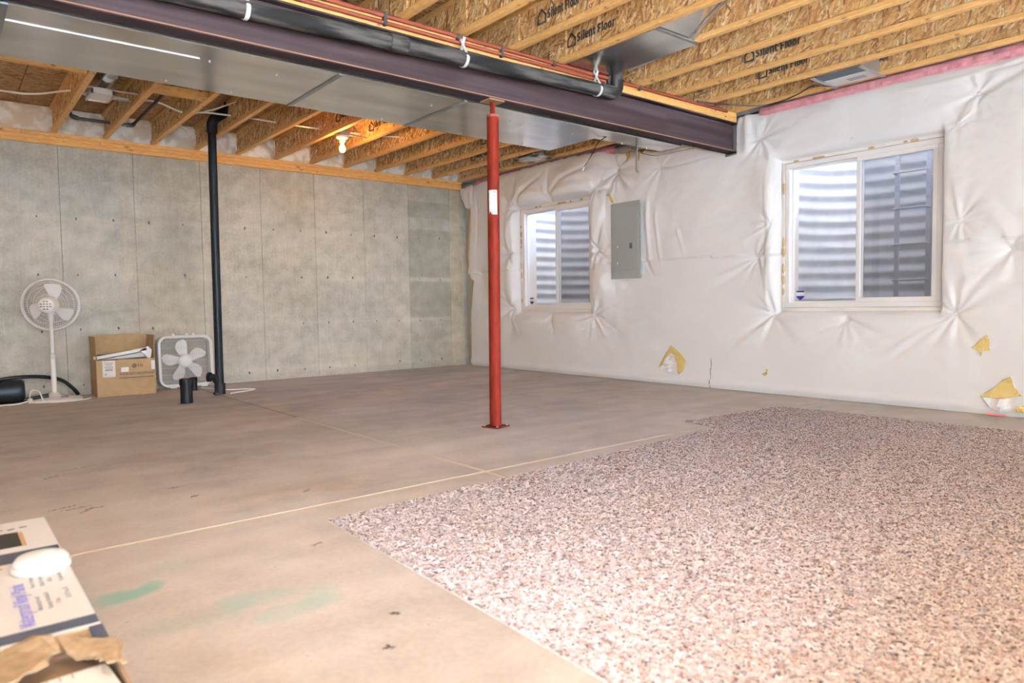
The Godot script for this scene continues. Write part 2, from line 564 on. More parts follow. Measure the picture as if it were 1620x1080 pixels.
# the slab: trowelled bands, brown stains, scuffs, teal paint (u from x = -7 to 0, v from z = 0 to 8)
func floor_texture() -> ImageTexture:
	var w := 1792
	var h := 2048
	var big := noise_bytes(w, h, 0.0035, 4, 21, false)
	var mid := noise_bytes(w, h, 0.016, 4, 22, false)
	var fine := noise_bytes(w, h, 0.15, 3, 23, false)
	var band := Image.create_from_data(w / 4, h, false, Image.FORMAT_L8, noise_bytes(w / 4, h, 0.012, 3, 24, false))
	band.resize(w, h, Image.INTERPOLATE_CUBIC)
	var bs := band.get_data()
	var spots := [[-3.9, 2.2, 1.3, 0.7, 0.06], [-3.0, 1.2, 1.3, 0.5, 0.07], [-1.9, 1.5, 0.9, 0.5, 0.045], [-4.4, 3.5, 0.6, 0.35, 0.06], [-2.0, 2.6, 0.9, 0.35, 0.05], [-1.0, 0.6, 0.8, 0.5, 0.05], [-4.25, 4.7, 0.3, 0.12, 0.04], [-4.9, 2.4, 0.6, 0.8, 0.05], [-2.85, 3.3, 0.5, 0.25, 0.02], [-1.0, 3.2, 0.5, 0.8, 0.03]]
	var red := [[-2.9, 2.2, 0.7, 0.25], [-3.6, 2.6, 0.6, 0.2], [-1.8, 1.9, 0.6, 0.2], [-4.2, 4.65, 0.35, 0.1]]
	var teal := [[-5.04, 5.46, 0.1, 0.05, 0.75], [-4.96, 5.44, 0.05, 0.04, 0.5], [-4.76, 5.72, 0.13, 0.05, 0.3], [-4.7, 5.86, 0.12, 0.05, 0.22], [-4.9, 5.75, 0.12, 0.06, 0.15], [-4.62, 5.8, 0.06, 0.1, 0.18], [-4.85, 5.3, 0.1, 0.04, 0.12]]
	var d := PackedByteArray()
	d.resize(w * h * 3)
	for y in h:
		var z := 8.0 * y / h
		for x in w:
			var wx := -7.0 + 7.0 * x / w
			var i := y * w + x
			var b := big[i] / 255.0 - 0.5
			var m := mid[i] / 255.0 - 0.5
			var v := 0.68 + b * 0.10 + m * 0.07 + (fine[i] / 255.0 - 0.5) * 0.05 + (bs[i] / 255.0 - 0.5) * 0.09
			var r := 0.035
			for s in spots:
				var q: float = pow((wx - s[0] + b * 0.5) / s[2], 2.0) + pow((z - s[1] + m * 0.4) / s[3], 2.0)
				if q < 5.0: v -= 0.75 * s[4] * exp(-q)
			for s in red:
				var q: float = pow((wx - s[0] + m * 0.5) / s[2], 2.0) + pow((z - s[1] + b * 0.4) / s[3], 2.0)
				if q < 5.0: r += 0.022 * exp(-q)
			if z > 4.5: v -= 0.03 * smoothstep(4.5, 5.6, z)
			if fine[i] > 205 and m > 0.16: v -= 0.1
			var cr := v + r
			var cg := v - 0.013
			var cb := v - r - 0.012
			for s in teal:
				var q: float = pow((wx - s[0] + m * 0.06) / s[2], 2.0) + pow((z - s[1] + m * 0.05) / s[3], 2.0)
				if q < 2.2:
					var t: float = s[4] * clampf(1.4 - q + m * 1.2, 0.0, 1.0)
					cr = lerpf(cr, 0.46, t)
					cg = lerpf(cg, 0.62, t)
					cb = lerpf(cb, 0.57, t)
			d[i * 3] = clampi(int(cr * 255.0), 0, 255)
			d[i * 3 + 1] = clampi(int(cg * 255.0), 0, 255)
			d[i * 3 + 2] = clampi(int(cb * 255.0), 0, 255)
	var im := Image.create_from_data(w, h, false, Image.FORMAT_RGB8, d)
	# scuffs and specks, as short dark strokes
	var r2 := RandomNumberGenerator.new()
	r2.seed = 5
	var marks := [[-5.04, 4.34, 0.05, 0.9], [-5.0, 4.38, 0.05, 0.9], [-4.97, 4.44, 0.035, 0.7], [-4.94, 4.42, 0.03, 0.7], [-5.01, 3.69, 0.03, 0.8], [-4.88, 3.55, 0.09, 0.7], [-4.59, 4.51, 0.015, 0.9], [-4.62, 4.3, 0.02, 0.5], [-4.45, 5.42, 0.02, 0.5], [-4.2, 4.75, 0.02, 0.6], [-4.52, 6.05, 0.004, 0.9], [-4.62, 6.2, 0.005, 0.9]]
	for mk in marks:
		var a := r2.randf_range(-0.9, 0.2)
		for k in 26:
			var t = (k / 25.0 - 0.5) * 2.0 * mk[2]
			var px := int((mk[0] + t * cos(a) + r2.randfn(0, 0.003) + 7.0) / 7.0 * w)
			var py := int((mk[1] + t * sin(a) + r2.randfn(0, 0.005)) / 8.0 * h)
			if px > 1 and py > 1 and px < w - 2 and py < h - 2:
				im.set_pixel(px, py, im.get_pixel(px, py).lerp(Color(0.2, 0.17, 0.15), mk[3]))
				im.set_pixel(px + 1, py, im.get_pixel(px + 1, py).lerp(Color(0.2, 0.17, 0.15), mk[3] * 0.6))
	return tex(im)

func make_materials() -> void:
	var grit := normal_from_noise(512, 0.06, 4, 31, 3.0)
	var soft := normal_from_noise(512, 0.02, 3, 32, 4.0)
	M.wall = mat(Color.WHITE, 0.88)
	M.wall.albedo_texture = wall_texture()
	M.floor = mat(Color.WHITE, 0.62)
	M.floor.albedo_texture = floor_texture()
	M.joint = mat(Color(0.80, 0.72, 0.60), 0.8)
	M.joint_dirty = mat(Color(0.56, 0.49, 0.42), 0.8)
	M.red_tape = mat(Color(0.80, 0.36, 0.36), 0.6)
	M.plain_wall = mat(Color(0.70, 0.68, 0.65), 0.9)
	M.tie = mat(Color(0.33, 0.27, 0.22), 0.8)
	var tones := [Color(0.85, 0.68, 0.44), Color(0.78, 0.59, 0.35), Color(0.90, 0.77, 0.56), Color(0.71, 0.51, 0.29), Color(0.82, 0.62, 0.37), Color(0.62, 0.41, 0.22), Color(0.94, 0.85, 0.68), Color(0.50, 0.30, 0.15)]
	M.osb = mat(Color.WHITE, 0.75)
	M.osb.albedo_texture = osb(1024, 512, 7000, 60.0, 30.0, 3, tones)
	M.osb.uv1_scale = Vector3(1.0 / 1.25, 1.0 / 0.625, 1)
	M.osb_deck = mat(Color(0.80, 0.74, 0.68), 0.75)
	M.osb_deck.albedo_texture = osb(1024, 512, 8000, 0.0, 22.0, 4, tones)
	M.osb_deck.uv1_scale = Vector3(1.0 / 1.1, 1.0 / 0.55, 1)
	var pine1 := pine(1024, 128, Color(0.86, 0.68, 0.42), Color(0.74, 0.52, 0.28), 41)
	M.pine = mat(Color.WHITE, 0.6)
	M.pine.albedo_texture = pine1
	M.pine.uv1_scale = Vector3(1.0 / 1.4, 1.0 / 0.16, 1)
	M.sill = mat(Color(1.0, 0.95, 0.86), 0.62)
	M.sill.albedo_texture = pine1
	M.sill.uv1_scale = Vector3(1.0 / 1.7, 1.0 / 0.2, 1)
	M.lumber = mat(Color(1.0, 0.97, 0.9), 0.65)
	M.lumber.albedo_texture = pine1
	M.lumber.uv1_scale = Vector3(1.0 / 1.2, 1.0 / 0.15, 1)
	M.ink = mat(Color(0.13, 0.1, 0.07), 0.85)
	M.rim = mat(Color.WHITE, 0.85)
	M.rim.albedo_texture = mottled(512, 512, Color(0.84, 0.78, 0.69), Color(0.97, 0.96, 0.93), 0.007, 3, 51, 3.4)
	M.rim.uv1_scale = Vector3(1.5, 1.5, 1)
	M.steel = mat(Color(0.58, 0.52, 0.49), 0.7, 0.0)
	M.steel.metallic_specular = 0.12
	M.steel.albedo_texture = mottled(512, 512, Color(0.26, 0.205, 0.205), Color(0.345, 0.295, 0.31), 0.012, 4, 52, 1.6, Vector2i(8, 1))
	M.steel.uv1_scale = Vector3(0.5, 2.0, 1)
	M.rust = mat(Color(0.42, 0.27, 0.15), 0.85)
	M.galv = mat(Color.WHITE, 0.2, 0.94)
	M.galv.albedo_texture = mottled(512, 512, Color(0.74, 0.735, 0.72), Color(0.84, 0.835, 0.82), 0.01, 4, 53, 1.5, Vector2i(4, 1))
	M.galv.uv1_scale = Vector3(0.7, 0.7, 1)
	M.foil = mat(Color(0.88, 0.89, 0.9), 0.22, 1.0)
	M.tin = mat(Color(0.78, 0.78, 0.77), 0.4, 0.8)
	M.cleat = mat(Color(0.55, 0.55, 0.53), 0.45, 0.8)
	M.abs = mat(Color(0.075, 0.066, 0.062), 0.36)
	M.abs.metallic_specular = 0.13
	M.abs_dusty = mat(Color.WHITE, 0.55)
	M.abs_dusty.metallic_specular = 0.12
	M.abs_dusty.albedo_texture = mottled(512, 256, Color(0.075, 0.06, 0.053), Color(0.20, 0.17, 0.15), 0.02, 4, 54, 3.0, Vector2i(4, 1))
	M.abs_dusty.uv1_scale = Vector3(0.8, 1, 1)
	M.iron = mat(Color(0.16, 0.13, 0.11), 0.55)
	M.copper = mat(Color(0.36, 0.15, 0.095), 0.5, 0.0)
	M.copper.metallic_specular = 0.2
	M.clip = mat(Color(0.1, 0.08, 0.07), 0.6)
	M.strap = mat(Color(0.84, 0.82, 0.8), 0.5)
	M.romex = mat(Color(0.86, 0.84, 0.78), 0.5)
	M.black_wire = mat(Color(0.09, 0.07, 0.06), 0.5)
	M.grey_wire = mat(Color(0.45, 0.44, 0.42), 0.5)
	M.blanket = mat(Color(0.945, 0.94, 0.94), 0.42)
	M.blanket.cull_mode = BaseMaterial3D.CULL_DISABLED
	M.yellow = bumpy(mat(Color(0.80, 0.68, 0.43), 0.95), soft, 0, 1.2, 6.0)
	M.pink = mat(Color.WHITE, 0.95)
	M.pink.albedo_texture = mottled(512, 256, Color(0.62, 0.38, 0.39), Color(0.76, 0.52, 0.53), 0.012, 4, 55, 1.3)
	M.pink.uv1_scale = Vector3(1.0, 1.5, 1)
	M.vinyl = mat(Color(0.955, 0.945, 0.94), 0.35)
	M.buck = mat(Color(0.92, 0.89, 0.86), 0.7)
	M.foam = mat(Color(0.72, 0.58, 0.40), 0.85)
	M.gasket = mat(Color(0.35, 0.35, 0.36), 0.6)
	M.glass = mat(Color(0.92, 0.96, 1.0, 0.06), 0.02)
	M.glass.transparency = BaseMaterial3D.TRANSPARENCY_ALPHA
	M.glass.metallic_specular = 0.5
	M.screen = mat(Color(0.20, 0.21, 0.24, 0.36), 0.8)
	M.screen.transparency = BaseMaterial3D.TRANSPARENCY_ALPHA
	M.well = mat(Color.WHITE, 0.5, 0.2)
	M.well.albedo_texture = mottled(512, 512, Color(0.82, 0.835, 0.855), Color(0.90, 0.91, 0.93), 0.01, 3, 56, 1.0)
	M.ladder = mat(Color(0.74, 0.75, 0.78), 0.45, 0.5)
	M.gravel = bumpy(mat(Color(0.5, 0.47, 0.43), 0.95), grit, 0, 2.0, 3.0)
	M.decal_white = mat(Color(0.9, 0.9, 0.92), 0.4)
	M.decal_blue = mat(Color(0.13, 0.14, 0.5), 0.4)
	M.red = mat(Color(0.97, 0.92, 0.88), 0.55)
	M.red.metallic_specular = 0.12
	M.red.albedo_texture = mottled(256, 256, Color(0.27, 0.062, 0.03), Color(0.325, 0.083, 0.042), 0.03, 4, 57, 1.6)
	M.red_dark = mat(Color(0.42, 0.17, 0.12), 0.6)
	M.screw = mat(Color(0.75, 0.7, 0.66), 0.35, 0.9)
	M.label = mat(Color(0.9, 0.88, 0.85), 0.6)
	M.print_grey = mat(Color(0.45, 0.45, 0.47), 0.7)
	M.panel = mat(Color(0.59, 0.585, 0.565), 0.5)
	M.panel_dark = mat(Color(0.26, 0.25, 0.25), 0.5)
	M.porcelain = mat(Color(0.93, 0.91, 0.87), 0.3)
	M.bulb = mat(Color(1, 0.9, 0.7), 0.4)
	M.bulb.emission_enabled = true
	M.bulb.emission = Color(1.0, 0.72, 0.36)
	M.bulb.emission_energy_multiplier = 9.0
	M.plastic = mat(Color(0.97, 0.96, 0.95), 0.4)
	M.plastic.cull_mode = BaseMaterial3D.CULL_DISABLED
	M.plastic_grey = mat(Color(0.84, 0.825, 0.81), 0.5)
	M.vent = mat(Color(0.25, 0.25, 0.25), 0.7)
	M.card = mat(Color.WHITE, 0.85)
	M.card.albedo_texture = mottled(256, 256, Color(0.545, 0.415, 0.27), Color(0.60, 0.46, 0.305), 0.05, 3, 58, 1.5)
	M.card.cull_mode = BaseMaterial3D.CULL_DISABLED
	M.card_in = mat(Color(0.55, 0.45, 0.37), 0.85)
	M.kraft = mat(Color.WHITE, 0.85)
	M.kraft.albedo_texture = mottled(256, 256, Color(0.50, 0.41, 0.315), Color(0.60, 0.495, 0.385), 0.03, 4, 59, 1.6)
	M.kraft.cull_mode = BaseMaterial3D.CULL_DISABLED
	M.brown_ink = mat(Color(0.13, 0.075, 0.045), 0.85)
	M.rubber = mat(Color(0.055, 0.053, 0.048), 0.5)
	M.rubber.metallic_specular = 0.25
	M.paper = mat(Color(0.87, 0.85, 0.84), 0.55)
	M.navy = mat(Color(0.22, 0.24, 0.30), 0.55)
	M.violet = mat(Color(0.36, 0.34, 0.62), 0.6)
	M.photo = mat(Color(0.09, 0.085, 0.07), 0.4)
	M.puck = mat(Color(0.95, 0.94, 0.93), 0.35)
	M.plank = mat(Color(0.93, 0.92, 0.91), 0.4)
	M.carpet_back = mat(Color(0.90, 0.84, 0.80), 0.95)
	M.tuft = mat(Color.WHITE, 0.9)
	M.tuft.vertex_color_use_as_albedo = true
	M.tuft.cull_mode = BaseMaterial3D.CULL_DISABLED


# ============================================================ room shell
func build_structure() -> void:
	# floor: four slabs parted by two saw cuts that are filled with pale sealant
	var fl: Node3D = struct(base("floor"), "stained grey concrete basement floor with pale sealed control joints", "floor")
	var zc := 5.0
	var xc := -3.425
	var half := 0.008
	for a in [[-8.2, xc - half, -0.2, zc - half], [xc + half, 0.5, -0.2, zc - half], [-8.2, xc - half, zc + half, 12.4], [xc + half, 0.5, zc + half, 12.4]]:
		var st := fresh()
		var uv := func(x: float, z: float) -> Vector2: return Vector2((x + 7.0) / 7.0, z / 8.0)
		var e := 0.004
		var x0: float = a[0]; var x1: float = a[1]; var z0: float = a[2]; var z1: float = a[3]
		quad(st, [Vector3(x0 + e, 0, z0 + e), Vector3(x1 - e, 0, z0 + e), Vector3(x1 - e, 0, z1 - e), Vector3(x0 + e, 0, z1 - e)], Vector3.UP, [uv.call(x0, z0), uv.call(x1, z0), uv.call(x1, z1), uv.call(x0, z1)])
		for s in [[x0, z0, x1, z0, 0, -1], [x1, z0, x1, z1, 1, 0], [x1, z1, x0, z1, 0, 1], [x0, z1, x0, z0, -1, 0]]:
			var n := Vector3(s[4], 0, s[5])
			var p := Vector3(s[0], 0, s[1]); var q := Vector3(s[2], 0, s[3])
			var cp := Vector3(clampf(p.x, x0 + e, x1 - e), 0, clampf(p.z, z0 + e, z1 - e))
			var cq := Vector3(clampf(q.x, x0 + e, x1 - e), 0, clampf(q.z, z0 + e, z1 - e))
			var dn := Vector3(0, -e, 0)
			quad(st, [cp, cq, q + dn, p + dn], (n + Vector3.UP).normalized(), [uv.call(cp.x, cp.z), uv.call(cq.x, cq.z), uv.call(q.x, q.z), uv.call(p.x, p.z)])
			quad(st, [p + dn, q + dn, q + Vector3(0, -0.1, 0), p + Vector3(0, -0.1, 0)], n)
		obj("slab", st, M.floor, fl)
	one_box("control_joint", Vector3(-8.2, -0.06, zc - half), Vector3(0.5, -0.0012, zc + half), M.joint, fl)
	one_box("control_joint", Vector3(xc - half, -0.06, 2.75), Vector3(xc + half, -0.0016, 12.4), M.joint, fl)
	one_box("control_joint", Vector3(xc - half, -0.06, -0.2), Vector3(xc + half, -0.002, 2.75), M.joint_dirty, fl)
	one_box("subgrade", Vector3(-8.2, -0.25, -0.2), Vector3(0.5, -0.1, 12.4), M.plain_wall, fl)

	# back wall: concrete as the form panels left it, each panel its own face
	var bw: Node3D = struct(base("wall_back"), "bare poured concrete wall with vertical form seams and tie marks", "wall")
	one_box("core", Vector3(-8.2, -0.2, -0.2), Vector3(0.35, 2.292, -0.02), M.plain_wall, bw)
	var edges := [0.3]
	for k in 13:
		edges.append(-0.187 - 0.6135 * k)
	edges.append(-8.0)
	for k in edges.size() - 1:
		var x1: float = edges[k]
		var x0: float = edges[k + 1]
		if x1 - x0 < 0.02: continue
		var off := rng.randf_range(-0.0025, 0.0015)
		var st := fresh()
		var c := 0.004
		var y1 := 2.292
		var p := [Vector3(x0 + c, 0, off), Vector3(x1 - c, 0, off), Vector3(x1 - c, y1, off), Vector3(x0 + c, y1, off)]
		var u0 := (x0 + c + 8.0) / 8.0
		var u1 := (x1 - c + 8.0) / 8.0
		quad(st, p, Vector3(0, 0, 1), [Vector2(u0, 1), Vector2(u1, 1), Vector2(u1, 0), Vector2(u0, 0)])
		for s in [[x0 + c, x0 + 0.001, -1], [x1 - c, x1 - 0.001, 1]]:
			quad(st, [Vector3(s[0], 0, off), Vector3(s[1], 0, -0.006), Vector3(s[1], y1, -0.006), Vector3(s[0], y1, off)], Vector3(s[2], 0, 1).normalized(), [Vector2(u0, 1), Vector2(u0, 1), Vector2(u0, 0), Vector2(u0, 0)])
			quad(st, [Vector3(s[1], 0, -0.006), Vector3(s[1], 0, -0.03), Vector3(s[1], y1, -0.03), Vector3(s[1], y1, -0.006)], Vector3(s[2], 0, 0))
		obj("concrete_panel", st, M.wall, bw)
	var ties := fresh()
	for row in [0.1, 0.61, 1.125, 1.64]:
		for k in 24:
			var x := -0.35 - 0.3085 * k
			if rng.randf() < 0.12: continue
			var at := Vector3(x + rng.randf_range(-0.006, 0.006), row + rng.randf_range(-0.008, 0.008), 0.0012)
			var r := rng.randf_range(0.008, 0.015)
			lathe(ties, [Vector2(r, -0.006), Vector2(r * 0.8, 0.002), Vector2(r * 0.35, 0.003), Vector2(0, 0.004)], 7, Transform3D(Basis(Vector3.RIGHT, PI / 2) * Basis().scaled(Vector3(0.8, 1, 1.3)), at))
	obj("tie_mark", ties, M.tie, bw).set_meta("kind", "stuff")

	# right wall: the concrete behind the blanket, with two window openings
	var cs := CSGCombiner3D.new()
	cs.name = "wall_right"
	add_child(cs)
	var body := CSGBox3D.new()
	body.name = "concrete"
	body.size = Vector3(0.22, 2.592, 12.6)
	body.position = Vector3(0.2, 1.1, 6.1)
	body.material = M.plain_wall
	cs.add_child(body)
	for zc2 in [1.745, 5.12]:
		var hole := CSGBox3D.new()
		hole.name = "opening"
		hole.operation = CSGShape3D.OPERATION_SUBTRACTION
		hole.size = Vector3(0.6, 1.24, 1.24)
		hole.position = Vector3(0.2, 1.315, zc2)
		hole.material = M.plain_wall
		cs.add_child(hole, true)
	struct(cs, "concrete wall hidden behind the white insulation blanket", "wall")
	struct(one_box("trim_1", Vector3(0.09, 2.38, -0.2), Vector3(0.31, 2.8, 12.4), M.plain_wall), "rim above the insulated wall", "wall")
	struct(one_box("wall_left", Vector3(-8.2, -0.2, -0.2), Vector3(-8.0, 2.8, 12.4), M.plain_wall), "left end wall of the basement", "wall")
	# unseen wall behind the camera, made white to bounce the spot
	struct(one_box("wall_front_unseen", Vector3(-8.2, -0.2, 12.2), Vector3(0.5, 2.8, 12.4), M.blanket), "unseen wall behind the camera, made white to throw light back into the room", "wall")
	struct(one_box("trim_2", Vector3(-8.2, 2.29, -0.3), Vector3(0.31, 2.8, -0.16), M.plain_wall), "rim above the concrete wall", "wall")
	# ground outside
	struct(one_box("trim_3", Vector3(0.31, -0.4, -0.5), Vector3(0.34, 0.1, 12.4), M.gravel), "soil outside the wall", "ground")


# ============================================================ floor framing overhead
func web_lettering(j: Node3D, x: float, z: float, len: float, h: float) -> void:
	var y := JY + 0.125
	var ink: Material = M.ink
	var xf := Transform3D(LEFT_FACE, Vector3(x - 0.0004, y, z))
	# little house with a tail of lines, then the words
	var st := fresh()
	var s := h * 1.45
	var pts := [Vector2(0.1, -0.5), Vector2(0.1, 0.1), Vector2(0.55, 0.55), Vector2(1.0, 0.1), Vector2(1.0, -0.5), Vector2(0.1, -0.5)]
	for i in pts.size() - 1:
		var a: Vector2 = pts[i] * s
		var b: Vector2 = pts[i + 1] * s
		var d := b - a
		var ba := Basis(Vector3(0, 0, 1), d.angle())
		box(st, Vector3((a.x + b.x) / 2, (a.y + b.y) / 2, 0), Vector3(d.length() + s * 0.14, s * 0.16, 0.0006), 0.0, 0, ba)
	for i in 5:
		box(st, Vector3(-0.12 * s - 0.02 * s * (i % 2), (-0.42 + i * 0.13) * s, 0), Vector3(s * (0.34 - 0.03 * i), s * 0.07, 0.0006), 0.0, 0, Basis(Vector3(0, 0, 1), 0.15))
	var o := obj("house_emblem", st, ink, j)
	o.transform = xf
	text("Silent Floor", h * 1.45, ink, j, Transform3D(LEFT_FACE, Vector3(x - 0.0004, y, z + s * 1.2)), "lettering", true, false, 0.0006, len - s * 1.2)
	text("Silent Floor", h * 1.45, ink, j, Transform3D(LEFT_FACE, Vector3(x - 0.0003, y + 0.002, z + s * 1.2 + 0.0035)), "lettering", true, false, 0.0006, len - s * 1.2)

func build_ceiling() -> void:
	var ce: Node3D = struct(base("ceiling"), "strand board subfloor carried by the joists", "ceiling")
	one_box("added_cover_slab", Vector3(-8.2, SUB + 0.02, -0.3), Vector3(1.6, SUB + 0.16, 12.4), M.plain_wall, ce)  # slab added above the panels to keep sky light out of the joints
	var row := 0
	var z := -0.02
	while z < 12.2:
		var x := 0.1 - (1.22 if row % 2 else 0.0)
		var first := true
		while x > -8.2:
			var x0 := maxf(x - 2.437, -8.2)
			if first and row % 2:
				one_box("subfloor_panel", Vector3(x + 0.003, SUB, z), Vector3(0.1, SUB + 0.02, z + 1.216), M.osb_deck, ce, 0.0, 0, Vector2(rng.randf(), rng.randf()))
			first = false
			one_box("subfloor_panel", Vector3(x0, SUB, z), Vector3(x - 0.003, SUB + 0.02, z + 1.216), M.osb_deck, ce, 0.0, 0, Vector2(rng.randf(), rng.randf()))
			x -= 2.44
		z += 1.219
		row += 1

	# I-joists: wooden flanges and strand board webs
	var letters := {4: [], 5: [[4.34, 0.36], [1.55, 0.36]], 6: [[4.18, 0.42], [1.42, 0.36], [2.02, 0.3]], 9: [[4.73, 0.42], [1.6, 0.42]], 10: [[4.59, 0.4], [0.86, 0.32]], 11: [[5.0, 0.38]], 7: [[4.22, 0.0]]}
	for k in range(0, 12):
		var x0 := JX0 + SP * k
		var xc := x0 + 0.02225
		var n_from := 11 - k
		var lab := ""
		var group := ""
		if n_from < ORD.size():
			lab = "strand board I-joist overhead, %s counted from the white insulated wall" % ORD[n_from]
			if n_from == 0:
				lab = "strand board I-joist overhead, running right beside the white insulated wall"
		else:
			lab = "strand board I-joist beyond the left edge"
			group = "joists left of the view"
		var j := thing("floor_joist", lab, "joist", Vector3(xc, JY, 0.03), 0.0, group)
		var z1 := 12.2
		var uvo := Vector2(rng.randf(), rng.randf())
		one_box("bottom_flange", Vector3(-0.02225, 0, 0), Vector3(0.02225, 0.035, z1 - 0.03), M.pine, j, 0.003, 2, uvo)
		one_box("top_flange", Vector3(-0.02225, SUB - JY - 0.035, 0), Vector3(0.02225, SUB - JY - 0.0005, z1 - 0.03), M.pine, j, 0.003, 2, uvo + Vector2(0.4, 0.2))
		var zz := -0.0
		var first := rng.randf_range(0.5, 1.2)
		var len := first
		while zz < z1 - 0.05:
			var e := minf(zz + len, z1 - 0.03)
			one_box("web_panel", Vector3(-0.005 + rng.randf_range(-0.0008, 0.0008), 0.033, zz + 0.001), Vector3(0.005, SUB - JY - 0.033, e - 0.002), M.osb, j, 0.0012, 2, Vector2(rng.randf() * 3.0, rng.randf() * 3.0))
			zz = e
			len = 1.22
		if k >= 1:
			one_box("web_stiffener", Vector3(-0.021, 0.0355, 3.99), Vector3(-0.0065, SUB - JY - 0.036, 4.15), M.osb, j, 0.002, 1, Vector2(rng.randf(), rng.randf()))
		for t in letters.get(k, []):
			if t[1] > 0.0:
				var jn := Node3D.new()
				jn.name = "printed_marking"
				jn.position = Vector3(-xc, -JY, -0.03)
				j.add_child(jn, true)
				web_lettering(jn, xc - 0.0062, t[0], t[1], 0.052)

	tag(one_box("header_board", Vector3(-8.0, JY + 0.003, 1.99), Vector3(-4.53, SUB - 0.002, 2.03), M.pine, null, 0.002, 0), "brown header board closing the joist bays at the far upper left", "lumber")

	# three stacked boards on top of the concrete wall
	var sl := thing("sill_plate", "three stacked pale sill boards along the top of the concrete wall", "lumber")
	for i in 3:
		var x := -8.0
		while x < 0.0:
			var e: float = minf(x + [2.9, 3.66, 3.05][i] + (0.2 if x < -7.9 else 0.0), -0.0)
			one_box("board", Vector3(x + 0.001, 2.2922 + 0.0349 * i, -0.12), Vector3(e - 0.001, 2.2922 + 0.0349 * (i + 1) - 0.0006, 0.034 + rng.randf_range(-0.004, 0.004) - (0.003 if i == 1 else 0.0)), M.sill, sl, 0.0025, 0, Vector2(rng.randf(), rng.randf()))
			x = e
	# white blocks closing the joist bays above the sill
	for k in range(-1, 13):
		var xa := JX0 + SP * (k - 1) + 0.023
		var xb := JX0 + SP * k + 0.021
		if k == 12: xb = 0.05
		var nb := 12 - k
		var lb := ("white rim block above the sill between %s and %s joists from the insulated wall" % [ORD[nb - 1], ORD[nb]]) if nb > 0 and nb < ORD.size() else "narrow white rim insulation block in the corner above the sill"
		var g := ""
		if nb > 0: g = "white rim blocks between the far joists"
		var st := fresh()
		box2(st, Vector3(xa, JY + 0.001, -0.1), Vector3(xb, SUB - 0.004, -0.006 - rng.randf_range(0.0, 0.01)), 0.006, 0, Vector2(rng.randf(), rng.randf()))
		tag(obj("rim_block", st, M.rim), lb, "insulation", g)

	# short flat block between two joists
	tag(one_box("lumber_block", Vector3(-4.072, 2.402, 1.80), Vector3(-3.714, 2.44, 1.94), M.lumber, null, 0.002, 0), "short pale two-by-four block nailed flat between two joists beyond the duct", "lumber")


